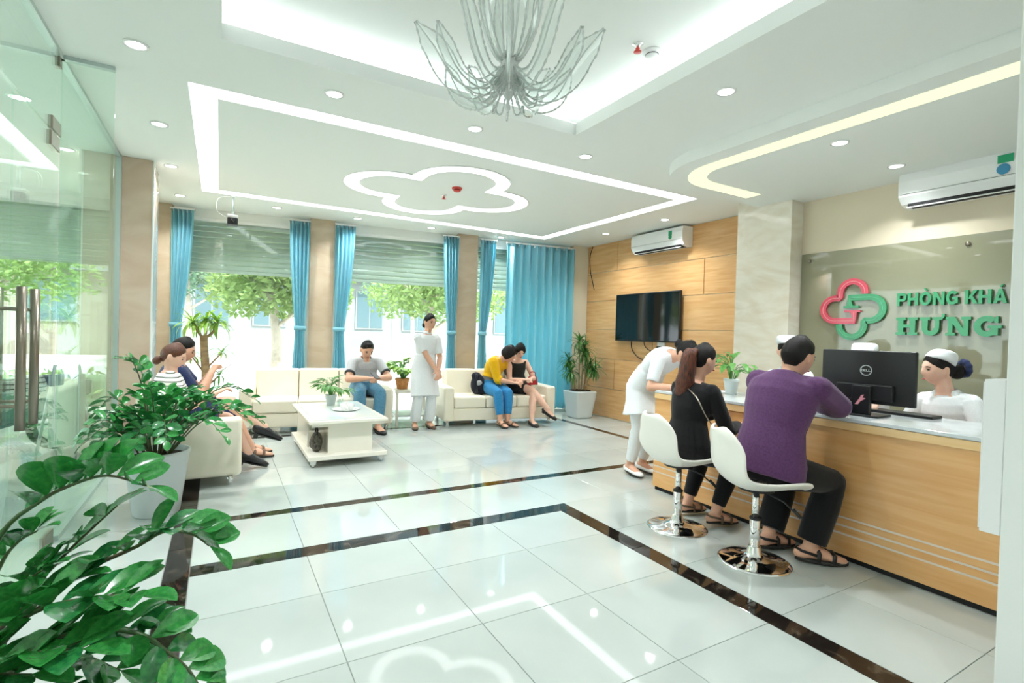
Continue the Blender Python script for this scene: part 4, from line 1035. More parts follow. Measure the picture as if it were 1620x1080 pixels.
def hair_shell(b, k, front, side, back, th):
    """hair lying on the scalp above a hairline given in degrees of latitude"""
    nu, n = 44, 12; R = math.radians; outer, inner = [], []
    for j in range(n+1):
        t = j/n; ro, ri = [], []
        for i in range(nu):
            ph = 2*PI*i/nu; sn = math.sin(ph)
            ln = side+(front-side)*max(0,sn)**1.6 if sn > 0 else side+(back-side)*min(1,-sn*1.25)
            a = R(ln)+(PI/2*.985-R(ln))*t; p = head_pt(a, ph, k); q = min(1, t*3.2+.12)
            w = .012*math.sin(ph*9+j*.6)*min(1,t*4)
            ro.append(p*(1+(th+w)*q)); ri.append(p*.93)
        outer.append(ro); inner.append(ri)
    b.loft(outer[::-1]+inner, closed=True)
    top = head_pt(PI/2*.985, 0, k); b.ell((0,0,.112*k*(1+th)*.97), (.03*k,.03*k,.012*k), 12, 8)

def hand(b, w, d, back, k, curl=.5, thumb=1):
    """five fingers; d = direction of the hand, back = direction the back of the hand faces, thumb = side of the thumb (+1/-1 along d x back)"""
    w, d, back = Vector(w), Vector(d).normalized(), Vector(back); back = (back - d*back.dot(d)); back = back.normalized() if back.length > 1e-4 else d.orthogonal(); lat = d.cross(back)
    b.tube([w-d*.02*k, w+d*.02*k, w+d*.055*k, w+d*.088*k], [(.024*k,.019*k),(.033*k,.017*k),(.038*k,.015*k),(.037*k,.013*k)], 12, side=lat, round_end=True)
    for i, (o, ln) in enumerate(((-.029,.058),(-.0097,.070),(.0097,.074),(.029,.066))):
        p = w + d*.088*k + lat*o*thumb*k; a = .15; P = [p-d*.012*k, p]
        for s in (.42,.32,.26):
            a += curl*.75; dv = d*math.cos(a) - back*math.sin(a); p = p + dv*ln*s*k; P.append(p)
        b.tube(P, [.0092*k,.0092*k,.0086*k,.008*k,.007*k], 8, round_end=True)
    p = w + d*.03*k + lat*.03*thumb*k; dv = (d*.62+lat*.62*thumb-back*(.25+.3*curl)).normalized(); dv2 = (d*.85+lat*.2*thumb-back*(.3+.4*curl)).normalized()
    b.tube([p-dv*.015*k, p, p+dv*.034*k, p+dv*.034*k+dv2*.028*k], [.013*k,.0125*k,.0105*k,.009*k], 8, round_end=True)

def person(label, root, pelvis, neck, head, face, lat, wr, wl, ar, al, toe_r, toe_l, h=1.6, male=False, vox=.0075,
           knee_r=None, knee_l=None, elbow_r=(0,0,-1), elbow_l=(0,0,-1), lat_hip=None, slouch=.03, curl=.6, palm_r=None, palm_l=None, skin='skin', stocky=1.0, sh_drop=.055, face_up=None):
    R = Vector((root[0], root[1], 0)); k = h/1.6
    T = thing('person', label, 'person', R)
    J = {}
    V = lambda p: Vector(p)-R
    P, N, Hd = V(pelvis), V(neck), V(head); face = Vector(face).normalized(); lat = Vector(lat).normalized(); lh = Vector(lat_hip).normalized() if lat_hip else lat
    up = (N-P).normalized(); lat = (lat-up*lat.dot(up)).normalized(); fwd = up.cross(lat)
    shw = (.166 if male else .142)*k*stocky; hipw = .085*k
    S = {1: N - up*sh_drop*k + lat*shw, -1: N - up*sh_drop*k - lat*shw}
    Hp = {1: P + lh*hipw, -1: P - lh*hipw}
    UA, FAm, TH, SH = .176*h, .150*h, .243*h, .243*h
    wrists = {1: V(wr), -1: V(wl)}; ank = {1: V(ar), -1: V(al)}; El, Wr, Kn, An = {}, {}, {}, {}
    for s in (1, -1):
        El[s], Wr[s] = ik(S[s], wrists[s], UA, FAm, elbow_r if s == 1 else elbow_l)
        hint = (knee_r if s == 1 else knee_l) or (fwd.x, fwd.y, .6)
        Kn[s], An[s] = ik(Hp[s], ank[s], TH, SH, hint)
    toes = {1: Vector(toe_r).normalized(), -1: Vector(toe_l).normalized()}
    sec = MAL if male else FEM
    spine = lambda t: P.lerp(N, t) - fwd*slouch*4*t*(1-t) if 0 <= t <= 1 else P.lerp(N, t)
    fig = dict(T=T, k=k, h=h, P=P, N=N, Hd=Hd, face=face, lat=lat, lh=lh, fwd=fwd, up=up, S=S, Hp=Hp, El=El, Wr=Wr, Kn=Kn, An=An, toes=toes, sec=sec, spine=spine, vox=vox, male=male, stocky=stocky)
    b = MB()
    torso(b, fig, -.17, 1.02, 0)
    b.tube([N-up*.05*k, N.lerp(Hd, .35), Hd-Vector((0,0,.03*k))-face*.02*k], [(.056*k,.054*k),(.049*k,.05*k),(.052*k,.055*k)], 14, side=lat)
    fu = Vector(face_up) if face_up else Vector((0,0,1)); r = face.cross(fu).normalized(); u2 = r.cross(face)
    fig['hm'] = frame(Hd, r, face, u2); hm = head_mesh(k, male).xf(fig['hm']); b.add(hm.v, hm.f)
    for s in (1, -1):
        arm(b, fig, s, 0, 1, 0)
        hd = (Wr[s]-El[s]).normalized(); pb = palm_r if s == 1 else palm_l
        hand(b, Wr[s], hd, pb or (0,0,1), k, curl, thumb=(1 if s == -1 else -1) if (pb is None or True) else 1)
        leg(b, fig, s, 0, 1, 0); foot(b, fig, s, 0)
    body = remesh(b, 'body', M[skin], T, vox, 3, .4); fig['body'] = body
    # eyes, brows and mouth sit on the face
    for s in (-1, 1):
        MB().ell((s*.031*k,.0815*k,.004*k),(.0135*k,.006*k,.0052*k),12,8).xf(fig['hm']).build('eye', M['eye_dark'], T, smooth=True)
        MB().tube([Vector((s*.018*k,.0885*k,.023*k)),Vector((s*.033*k,.087*k,.026*k)),Vector((s*.047*k,.078*k,.021*k))], .0026*k, 6).xf(fig['hm']).build('eyebrow', M['eye_dark'], T, smooth=True)
    MB().ell((0,.0945*k,-.062*k),(.018*k,.006*k,.006*k),12,8).xf(fig['hm']).build('mouth', M['lip'], T, smooth=True)
    return fig
def torso(b, f, t0, t1, e, flare=0):
    ss = [s for s in f['sec'] if t0 < s[0] < t1]; k = f['k']; st = f['stocky']
    def at(t):
        A = f['sec']
        for x, y in zip(A, A[1:]):
            if x[0] <= t <= y[0]:
                q = (t-x[0])/(y[0]-x[0]); return (t, x[1]+(y[1]-x[1])*q, x[2]+(y[2]-x[2])*q)
        return A[0] if t < A[0][0] else A[-1]
    ss = [at(t0)] + ss + [at(t1)]
    b.tube([f['spine'](s[0]) for s in ss], [((s[1]*st*k+e+flare*max(0,.4-s[0])), s[2]*st*k+e+flare*max(0,.4-s[0])) for s in ss], 24, side=f['lat'])
def limb(b, A, Bp, rad, t0, t1, e, n=14, cap_round=True):
    ts = [t0+(t1-t0)*i/6 for i in range(7)]
    def rr(t):
        f = t*(len(rad)-1); i = min(int(f), len(rad)-2); return rad[i]+(rad[i+1]-rad[i])*(f-i)
    b.tube([A.lerp(Bp, t) for t in ts], [rr(t)+e for t in ts], n, round_end=cap_round)
def arm(b, f, s, t0, t1, e, cuff=False):
    """0..0.5 upper arm, 0.5..1 forearm"""
    k = f['k']*f['stocky']*(1.08 if f['male'] else .95); S, E, W = f['S'][s], f['El'][s], f['Wr'][s]
    if t0 < .5: limb(b, S, E, [.050*k,.049*k,.045*k,.042*k,.040*k], t0*2, min(1,t1*2), e, cap_round=(t1 >= .5) or not cuff)
    if t1 > .5: limb(b, E, W, [.041*k,.043*k,.039*k,.032*k,.026*k], max(0,t0*2-1), t1*2-1, e, cap_round=not cuff)
    if t0 == 0:
        b.ell(S, (.050*k+e*.5,)*3, 14, 10)
        b.tube([f['N']-f['up']*.035*k, S+f['up']*.004*k], [.045*k+e*.5, .046*k+e*.5], 12, round_end=True)
def leg(b, f, s, t0, t1, e, cuff=False, flare=0):
    k = f['k']*(1.04 if f['male'] else 1); H, K, A = f['Hp'][s], f['Kn'][s], f['An'][s]
    if t0 < .5: limb(b, H, K, [.088*k,.084*k,.076*k,.066*k,.056*k], t0*2, min(1,t1*2), e, 16, cap_round=True)
    if t1 > .5: limb(b, K, A, [.056*k+0,.058*k+flare*.3,.052*k+flare*.6,.042*k+flare*.9,.036*k+flare], max(0,t0*2-1), t1*2-1, e, 16, cap_round=not cuff)
def foot_frame(f, s):
    A = f['An'][s]; d = f['toes'][s]; dh = Vector((d.x,d.y,0)).normalized(); l = Vector((dh.y,-dh.x,0)); n = l.cross(d); n = n if n.z > 0 else -n
    return A, d, l, n
def foot(b, f, s, e):
    k = f['k']*(1.06 if f['male'] else .97); A, d, l, n = foot_frame(f, s)
    pts = [(-.055,-.045,.026,.028),(-.035,-.04,.032,.036),(.0,-.030,.033,.042),(.06,-.040,.038,.033),(.115,-.054,.044,.022),(.15,-.060,.041,.017),(.178,-.063,.028,.012)]
    b.tube([A+d*p[0]*k+n*p[1]*k for p in pts], [(p[2]*k+e, p[3]*k+e) for p in pts], 14, side=l, round_end=True)

def footprint(n=20):
    P = []
    for i in range(n):
        a = 2*PI*i/n; c, s = math.cos(a), math.sin(a)
        P.append((.062+.135*c, (.047 if c > 0 else .036)*s*(1-.12*c*c)))
    return P
def shoes(f, kind, m='shoe_black', strap=None):
    k = f['k']*(1.06 if f['male'] else .97)
    for s in (1, -1):
        A, d, l, n = foot_frame(f, s); fr = lambda a, c, hh: tuple(A + d*a*k + l*c*k + n*hh*k)
        if kind == 'sandal':
            b = MB().prism(footprint(), -.083, -.067, fr); o = b.build('sandal', M['sole'], f['T'], bev=.004)
            st = MB()
            for (x, w, hgt) in ((.105,.052,.026),(.03,.046,.028)):
                st.tube([Vector(fr(x, -.05, -.07)), Vector(fr(x+.005, -.042, -.03)), Vector(fr(x, 0, -.016 if x > .06 else .008)), Vector(fr(x+.005, .042, -.03)), Vector(fr(x, .05, -.07))], [(.011*k,.004*k)]*5, 8, side=d)
            st.tube([Vector(fr(.03,.042,-.04)), Vector(fr(-.05,.03,-.025)), Vector(fr(-.072,0,-.02)), Vector(fr(-.05,-.03,-.025)), Vector(fr(.03,-.042,-.04))], [(.008*k,.003*k)]*5, 8, side=n)
            st.build('strap', M[m], o, smooth=True)
        else:
            b = MB()
            if kind in ('pump','flat'):
                pts = [(-.058,-.05,.030,.028),(-.03,-.054,.036,.024),(.03,-.058,.038,.022),(.10,-.060,.046,.024),(.15,-.063,.043,.019),(.185,-.066,.026,.012)]
            else:
                pts = [(-.06,-.03,.034,.045),(-.03,-.03,.038,.046),(.03,-.035,.042,.044),(.09,-.048,.046,.034),(.15,-.058,.045,.024),(.188,-.064,.03,.014)]
            b.tube([A+d*p[0]*k+n*p[1]*k for p in pts], [(p[2]*k+.004, p[3]*k+.003) for p in pts], 14, side=l, round_end=True)
            o = remesh(b, 'shoe', M[m], f['T'], .006, 3)
            if kind == 'heel' or kind == 'pump':
                hh = .12 if kind == 'heel' else .10
                MB().loft([[fr(-.066,-.022,-.07), fr(-.02,-.022,-.07), fr(-.02,.022,-.07), fr(-.066,.022,-.07)], [fr(-.058,-.018,-hh), fr(-.026,-.018,-hh), fr(-.026,.018,-hh), fr(-.058,.018,-hh)]]).build('heel', M[m], o, bev=.003)
            MB().prism(footprint(), -.088, -.078, fr).build('sole', M['sole'], o)

def shirt(f, m, sleeve, hem=.0, e=.012, name='shirt', flare=.0, top=.97, vox=None, collar=None, collar_m=None):
    b = MB(); torso(b, f, hem, top, e, flare)
    for s in (1, -1):
        if sleeve > 0: arm(b, f, s, 0, sleeve, e, cuff=True)
        else: b.ell(f['S'][s]-f['lat']*s*.03, (.05*f['k'],)*3, 12, 8)
    o = remesh(b, name, M[m], f['T'], vox or f['vox'], 5); f[name] = o
    if collar:
        up, k = f['up'], f['k']; c = f['N'] + up*.0*k; ax = ((f['Hd']-f['N'])*.5+up*.1).normalized(); l = f['lat']; fw = ax.cross(l)
        rg = [[c - ax*.055*k + l*math.cos(a)*(.082*k) + fw*math.sin(a)*(.076*k) - ax*(.022*k if math.sin(a) > .5 else 0) for a in [2*PI*i/24 for i in range(24)]],
              [c + ax*.022*k + l*math.cos(a)*(.060*k) + fw*math.sin(a)*(.058*k) - ax*(.03*k if math.sin(a) > .5 else 0) for a in [2*PI*i/24 for i in range(24)]]]
        q = MB().loft(rg, cap=False)
        if collar == 'flat':
            rg2 = [rg[1], [c - ax*.005*k + l*math.cos(a)*(.088*k) + fw*math.sin(a)*(.09*k) - ax*(.045*k if math.sin(a) > .3 else .0) for a in [2*PI*i/24 for i in range(24)]]]
            q.loft(rg2, cap=False)
        oc = q.build('collar', M[collar_m or m], o, smooth=True); so = oc.modifiers.new('thick','SOLIDIFY'); so.thickness = .005
    return o
def trousers(f, m, t1=.97, e=.012, flare=0., name='trousers', vox=None, waist=.2):
    b = MB(); torso(b, f, -.17, waist, e)
    for s in (1, -1): leg(b, f, s, 0, t1, e, cuff=True, flare=flare)
    o = remesh(b, name, M[m], f['T'], vox or f['vox'], 5); return o
def skirt(f, m, t1=.42, e=.02, name='skirt', waist=.3):
    """close skirt: thighs joined"""
    b = MB(); torso(b, f, -.17, waist, e)
    for s in (1, -1): limb(b, f['Hp'][s], f['Kn'][s], [.09*f['k'],.085*f['k'],.078*f['k'],.07*f['k'],.062*f['k']], 0, t1*2, e, 16, cap_round=False)
    a = f['Hp'][1].lerp(f['Hp'][-1], .5); c = f['Kn'][1].lerp(f['Kn'][-1], .5)
    b.tube([a.lerp(c, t) for t in (0, t1, t1*2)], [(.12*f['k'],.07*f['k'])]*3, 16, side=f['lh'])
    return remesh(b, name, M[m], f['T'], f['vox'], 6)
def gown(f, m, z_hem, top=.97, sleeve=.42, e=.016, rx=.20, ry=.15, name='tunic', collar=None):
    """knee-length coat: torso, sleeves and a hanging skirt down to z_hem"""
    b = MB(); k = f['k']; torso(b, f, .0, top, e)
    for s in (1, -1): arm(b, f, s, 0, sleeve, e, cuff=True)
    p = f['P']; w = f['spine'](.4); c = (f['Hp'][1]+f['Hp'][-1])*.5; kn = (f['Kn'][1]+f['Kn'][-1])*.5
    b.tube([w, p, Vector(((c.x*.5+kn.x*.5),(c.y*.5+kn.y*.5),(p.z+z_hem)/2)), Vector((kn.x,kn.y,z_hem))], [(.135*k+e,.10*k+e),(.17*k+e,.118*k+e),(.185*k+e,.125*k+e),(rx,ry)], 24, side=f['lh'])
    o = remesh(b, name, M[m], f['T'], f['vox'], 5)
    if collar:
        up = f['up']; c = f['N']; l = f['lat']; fw = f['fwd']
        rg = [[c + up*z*k + l*math.cos(a)*r*k + fw*math.sin(a)*r*.95*k for a in [2*PI*i/24 for i in range(24)]] for z, r in ((-.035,.07),(.015,.058),(.035,.056))]
        oc = MB().loft(rg, cap=False).build('collar', M[m], o, smooth=True); so = oc.modifiers.new('t','SOLIDIFY'); so.thickness = .005
    return o
def hair(f, m, kind='short', bun=None, pony=None, extra=(), vox=.0065, scale=1.0):
    """kind: short (men), bob, pulled; extra: ellipsoids ((x,y,z),(rx,ry,rz)) in head units"""
    k = f['k']*scale; b = MB()
    if kind == 'short': hair_shell(b, k, 36, 8, -38, .15)
    elif kind == 'bob': hair_shell(b, k, 24, -42, -62, .19)
    else: hair_shell(b, k, 34, -2, -40, .11)
    for c, r in extra: b.ell(tuple(q*k for q in c), tuple(q*k for q in r), 16, 12)
    if bun:
        c, r = bun
        b.ell(tuple(q*k for q in c), (r*k, r*.85*k, r*k), 16, 12)
    b.xf(f['hm'])
    o = remesh(b, 'hair', M[m], f['T'], vox, 4)
    if pony:
        pts, rad, pm = pony; q = MB().tube(bez(pts, 14), [rad[min(int(i/14*(len(rad)-1)+.5), len(rad)-1)] for i in range(15)], 14, side=f['lat'], round_end=True)
        remesh(q, 'ponytail', M[pm], o, vox, 6)
    return o
def cap(f, tilt=-.35):
    k = f['k']; rg = []
    for z, rx, ry, y in ((-.02,.090,.092,-.008),(.01,.092,.092,-.008),(.055,.090,.078,-.012),(.078,.072,.052,-.016)):
        rg.append([(rx*k*math.cos(2*PI*i/28), ry*k*math.sin(2*PI*i/28)+y*k, z*k+ (.012*k*math.cos(4*PI*i/28) if z < .06 else 0)) for i in range(28)])
    o = MB().loft(rg, cap=True).xf(f['hm'] @ Matrix.Translation((0,-.012*k,.066*k)) @ Matrix.Rotation(-tilt, 4, 'X')).build('nurse_cap', M['c_white'], f['T'], smooth=True)
    o.modifiers.new('s','SUBSURF').levels = 1
    return o
def scrunchie(f, c, r, m='c_navy'):
    k = f['k']; b = MB()
    for i in range(9):
        a = 2*PI*i/9; b.ell((c[0]*k+r*k*math.cos(a), c[1]*k-.01*k, c[2]*k+r*k*math.sin(a)), (.026*k,.022*k,.026*k), 10, 8)
    b.xf(f['hm']); return remesh(b, 'hair_bow', M[m], f['T'], .006, 2)

# ---- man in purple shirt on the near stool
f = person('man in a purple shirt and black trousers leaning on the counter from a stool', (2.86,1.87), (2.86,1.875,.575), (3.03,1.865,1.115), (3.085,1.845,1.232), (.97,-.12,-.22), (.08,-1,0),
    wr=(3.45,1.90,.91), wl=(3.47,2.0,.91), ar=(3.11,1.745,.105), al=(3.07,1.985,.105), toe_r=(.75,-.62,-.03), toe_l=(.95,-.2,-.03), h=1.68, male=True, vox=.008,
    knee_r=(.9,-.25,.5), knee_l=(.9,.1,.5), elbow_r=(-.1,-1,-.15), elbow_l=(0,1,-.4), slouch=.035, curl=.4, stocky=1.02, lat_hip=(-.2,-1,0))
shirt(f, 'c_purple', .92, hem=-.10, e=.024, flare=.07, top=1.0, collar='stand')
trousers(f, 'c_trouser', .97, e=.012, flare=.03, waist=.0)
hair(f, 'hair_black', 'short', extra=())
shoes(f, 'sandal', 'shoe_black')

# ---- woman with the auburn ponytail on the far stool
f = person('woman in black with a long auburn ponytail seated on the far stool', (2.86,2.48), (2.86,2.48,.565), (2.925,2.475,1.02), (2.97,2.455,1.178), (.98,-.22,-.12), (.06,-1,0),
    wr=(3.22,2.34,.72), wl=(3.25,2.56,.76), ar=(3.085,2.40,.10), al=(3.09,2.655,.10), toe_r=(.9,-.3,-.03), toe_l=(.95,-.1,-.03), h=1.56, vox=.008,
    knee_r=(.9,-.1,.4), knee_l=(.9,.1,.4), elbow_r=(-.3,-.5,-1), elbow_l=(-.2,.5,-1), slouch=.02)
shirt(f, 'c_black', .96, hem=-.05, e=.012, name='sweater')
trousers(f, 'c_trouser', .93, e=.010, name='leggings')
hp = f['Hd']
hair(f, 'hair_black', 'pulled', pony=([hp+Vector((-.095,.0,.06)), hp+Vector((-.13,.01,.03)), hp+Vector((-.14,.02,-.08)), hp+Vector((-.135,.045,-.19)), hp+Vector((-.125,.06,-.31))], [.03,.05,.054,.058,.066,.062,.03], 'hair_auburn'))
shoes(f, 'sandal', 'sandal_brown')
pb = thing('crossbody_bag', 'mustard crossbody bag on a thin chain worn by the woman in black', 'bag', (2.90,2.24,.62))
MB().ell((0,0,.04),(.085,.028,.045),18,12).build('bag_body', M['c_yellowbag'], pb, smooth=True)
MB().tube(bez([(-.02,.0,.08),(-.12,.02,.2),(-.11,.12,.32),(-.06,.30,.40),(.0,.36,.42)],24), .0045, 6).build('chain', M['steel'], pb, smooth=True)

# ---- nurses behind the counter
f = person('nurse with white cap and navy hair bow seated at the right behind the counter', (4.40,1.53), (4.42,1.52,.50), (4.35,1.555,1.005), (4.325,1.60,1.165), (-.80,.60,-.08), (.12,.98,0),
    wr=(4.12,1.74,.78), wl=(4.14,1.50,.80), ar=(4.12,1.68,.09), al=(4.12,1.45,.09), toe_r=(-1,0,-.03), toe_l=(-1,0,-.03), h=1.58, vox=.006, skin='skin_pale',
    elbow_r=(.3,.6,-1), elbow_l=(.3,-.9,-.6), slouch=.0, lat_hip=(.1,1,0))
shirt(f, 'c_white', .40, hem=-.05, e=.014, collar='flat')
trousers(f, 'c_white', .93)
hair(f, 'hair_black', 'pulled', bun=((0,-.12,-.02),.055)); cap(f, -.55); scrunchie(f, (0,-.16,.0), .042)
shoes(f, 'flat', 'white_plastic')

f = person('nurse behind the black monitor with only her white cap and hands showing', (4.45,2.10), (4.47,2.08,.50), (4.42,2.10,1.03), (4.39,2.10,1.195), (-.93,-.30,-.25), (-.1,.98,0),
    wr=(3.88,1.96,.915), wl=(3.87,1.78,.915), ar=(4.15,2.18,.09), al=(4.15,2.0,.09), toe_r=(-1,0,-.03), toe_l=(-1,0,-.03), h=1.58, vox=.009, skin='skin_pale',
    elbow_r=(.3,.6,-1), elbow_l=(.3,-.6,-1), slouch=.0)
shirt(f, 'c_white', .40, hem=-.05, e=.014, collar='flat'); trousers(f, 'c_white', .93)
hair(f, 'hair_black', 'pulled', bun=((0,-.11,.05),.045)); cap(f, -.5); shoes(f, 'flat', 'white_plastic')

f = person('nurse with white cap half hidden behind the man in purple', (4.45,2.72), (4.48,2.72,.53), (4.44,2.74,1.08), (4.42,2.745,1.245), (-.75,-.62,-.25), (-.3,.95,0),
    wr=(4.0,2.72,.90), wl=(4.02,2.50,.90), ar=(4.15,2.80,.09), al=(4.15,2.62,.09), toe_r=(-1,0,-.03), toe_l=(-1,0,-.03), h=1.58, vox=.009, skin='skin_pale',
    elbow_r=(.3,.6,-1), elbow_l=(.3,-.6,-1), slouch=.0)
shirt(f, 'c_white', .42, hem=-.05, e=.014, collar='flat'); trousers(f, 'c_white', .93)
hair(f, 'hair_black', 'pulled', bun=((0,-.11,.05),.05)); cap(f, -.5); shoes(f, 'flat', 'white_plastic')

for (x, y, l) in ((4.42,1.52,'office chair under the nurse with the navy bow'), (4.47,2.08,'office chair under the nurse behind the monitor'), (4.48,2.72,'office chair under the nurse behind the man in purple')):
    t = thing('office_chair', l, 'chair', (x+.02, y, 0), 0, 'chairs behind the counter')
    z = .41 if y < 2.5 else .44
    MB().bx(-.2,.22,-.22,.22,z-.05,z).build('seat', M['black_matte'], t, bev=.03, seg=3)
    MB().tube([(0,0,.08),(0,0,z-.05)], .025, 12).build('column', M['chrome'], t, smooth=True)
    for k in range(5):
        a = 2*PI*k/5; MB().tube([(0,0,.1),(.24*math.cos(a),.24*math.sin(a),.05)], [.022,.014], 8).ell((.25*math.cos(a),.25*math.sin(a),.026),(.026,.026,.026),10,8).build('caster_arm', M['black_plastic'], t, smooth=True)

# ---- nurse bending over the far end of the counter
f = person('nurse in a white coat bending over the far end of the counter', (3.56,3.66), (3.56,3.64,.85), (3.54,3.255,1.175), (3.565,3.13,1.20), (.1,-.86,-.5), (-1,.05,0),
    wr=(3.47,3.12,.90), wl=(3.72,3.10,.90), ar=(3.48,3.70,.10), al=(3.66,3.72,.10), toe_r=(-.1,-1,-.03), toe_l=(.1,-1,-.03), h=1.58, vox=.009, skin='skin',
    elbow_r=(-.6,.2,-1), elbow_l=(.6,.2,-1), slouch=.06, knee_r=(0,-1,0), knee_l=(0,-1,0), sh_drop=.04)
gown(f, 'c_white', .60, sleeve=.40, rx=.235, ry=.19, name='white_coat'); trousers(f, 'c_white', .95)
hair(f, 'hair_black', 'pulled', bun=((0,-.11,.03),.045)); shoes(f, 'flat', 'white_plastic')

# ---- standing nurse in a long white tunic
f = person('nurse in a long white tunic standing with hands clasped before the window', (2.45,6.66), (2.45,6.68,.82), (2.475,6.66,1.295), (2.495,6.635,1.452), (.30,-.95,-.10), (-.99,-.05,0),
    wr=(2.535,6.47,.815), wl=(2.575,6.47,.80), ar=(2.335,6.68,.085), al=(2.535,6.66,.085), toe_r=(-.25,-1,-.03), toe_l=(.1,-1,-.03), h=1.55, vox=.007, skin='skin',
    elbow_r=(-.7,.6,-.3), elbow_l=(.7,.6,-.3), slouch=.0, knee_r=(0,-1,0), knee_l=(0,-1,0), palm_r=(0,-1,.2), palm_l=(0,-1,.2), curl=.3)
gown(f, 'c_white', .44, sleeve=.40, rx=.205, ry=.14, collar=True); trousers(f, 'c_white', .97, flare=.02)
hair(f, 'hair_black', 'pulled', bun=((.0,-.10,-.05),.045)); shoes(f, 'flat', 'sandal_brown')

# ---- two people on the right-hand sofa
f = person('person in a yellow jacket and blue jeans leaning over on the sofa', (3.56,6.80), (3.55,6.80,.53), (3.655,6.71,.945), (3.765,6.655,1.02), (.72,-.62,-.35), (-.93,-.36,0),
    wr=(3.72,6.42,.62), wl=(3.82,6.46,.64), ar=(3.475,6.33,.10), al=(3.60,6.34,.10), toe_r=(.1,-1,-.03), toe_l=(.45,-.9,-.03), h=1.6, vox=.009,
    knee_r=(.0,-1,.5), knee_l=(.1,-1,.5), elbow_r=(-.2,.2,-1), elbow_l=(.3,.2,-1), slouch=.06, lat_hip=(-1,-.05,0))
shirt(f, 'c_greytop', .3, hem=-.05, e=.012, name='top')
trousers(f, 'c_brightjeans', .90, e=.012, name='jeans')
b = MB(); torso(b, f, .30, .98, .026); arm(b, f, 1, 0, .62, .026, cuff=True); arm(b, f, -1, 0, .15, .024, cuff=True)
remesh(b, 'jacket', M['c_yellow'], f['T'], .009, 5)
hair(f, 'hair_black', 'bob', scale=1.1); shoes(f, 'sandal', 'sandal_brown')
bp_ = thing('backpack', 'black backpack slumped on the sofa beside the yellow jacket', 'bag', (3.33,6.79,.425))
remesh(MB().ell((0,0,.14),(.11,.10,.16),20,14).ell((.05,-.01,.06),(.12,.10,.08),18,12).ell((-.03,0,.27),(.075,.07,.055),16,10), 'bag_body', M['c_bag'], bp_, .009, 6)
MB().tube(bez([(-.05,-.06,.30),(-.09,-.12,.2),(-.08,-.12,.08),(-.05,-.08,.03)],14), [(.018,.005)]*15, 8, side=(1,0,0)).build('shoulder_strap', M['c_bag'], bp_, smooth=True)
MB().ell((-.02,-.085,.17),(.05,.02,.04),14,10).build('pocket', M['c_grey'], bp_, smooth=True)

f = person('woman in a black dress sitting with crossed legs on the sofa', (3.99,6.76), (3.99,6.78,.53), (3.955,6.71,.94), (3.965,6.665,1.075), (-.25,-.9,-.45), (-1,.1,0),
    wr=(3.90,6.42,.66), wl=(4.02,6.42,.67), ar=(4.19,6.19,.245), al=(3.965,6.27,.10), toe_r=(.5,-.75,-.45), toe_l=(-.05,-1,-.1), h=1.58, vox=.0085,
    knee_r=(.05,-.8,1), knee_l=(.1,-1,.4), elbow_r=(-.6,.2,-1), elbow_l=(.8,.1,-.9), slouch=.03, skin='skin_pale')
shirt(f, 'c_dress', 0, hem=-.02, e=.010, name='bodice', top=.93)
skirt(f, 'c_dress', .36, e=.012)
hair(f, 'hair_black', 'bob'); shoes(f, 'pump')
rb = thing('red_handbag', 'red handbag on the lap of the woman in the black dress', 'bag', (4.13,6.55,.565))
MB().loft([[(-.09,-.03,0),(.09,-.03,0),(.09,.03,0),(-.09,.03,0)],[(-.07,-.012,.13),(.07,-.012,.13),(.07,.012,.13),(-.07,.012,.13)]]).build('bag_body', M['c_red'], rb, bev=.012, seg=3)
MB().tube(bez([(-.05,0,.12),(-.04,0,.19),(.04,0,.19),(.05,0,.12)],12), .006, 8).build('bag_handle', M['c_red'], rb, smooth=True)

# ---- man in grey T-shirt with phone on the middle sofa
f = person('man in a grey T-shirt and jeans looking down at a phone on the sofa', (1.73,7.05), (1.73,7.05,.53), (1.725,6.96,.945), (1.72,6.90,1.06), (.12,-.85,-.5), (-1,-.06,0),
    wr=(1.66,6.62,.70), wl=(1.80,6.64,.70), ar=(1.57,6.60,.10), al=(1.80,6.56,.10), toe_r=(-.2,-1,-.03), toe_l=(.15,-1,-.03), h=1.68, male=True, vox=.0085,
    knee_r=(-.15,-1,.5), knee_l=(.15,-1,.5), elbow_r=(-1,.1,-.6), elbow_l=(1,.1,-.6), slouch=.05, curl=.9)
sh = shirt(f, 'c_grey', .34, hem=-.05, e=.014, name='t_shirt', collar='stand', collar_m='c_darktrim')
for s in (1,-1):
    k_ = f['k']; q = f['S'][s].lerp(f['El'][s], .62); q2 = f['S'][s].lerp(f['El'][s], .70)
    MB().tube([q, q2], .066*k_, 16).build('sleeve_trim', M['c_darktrim'], sh, smooth=True)
trousers(f, 'c_jeans', .95, e=.014, name='jeans', flare=.012)
hair(f, 'hair_black', 'short', extra=(((0,.045,.095),(.05,.04,.03)),)); shoes(f, 'flat', 'shoe_black')
ph = MB().box((0,0,0),(.072,.145,.009),Euler((.5,0,.3)).to_matrix()).build('phone', M['black_plastic'], bev=.003); ph.location = (1.735,6.50,.745); tag(ph, 'black phone held by the man in the grey T-shirt', 'phone')

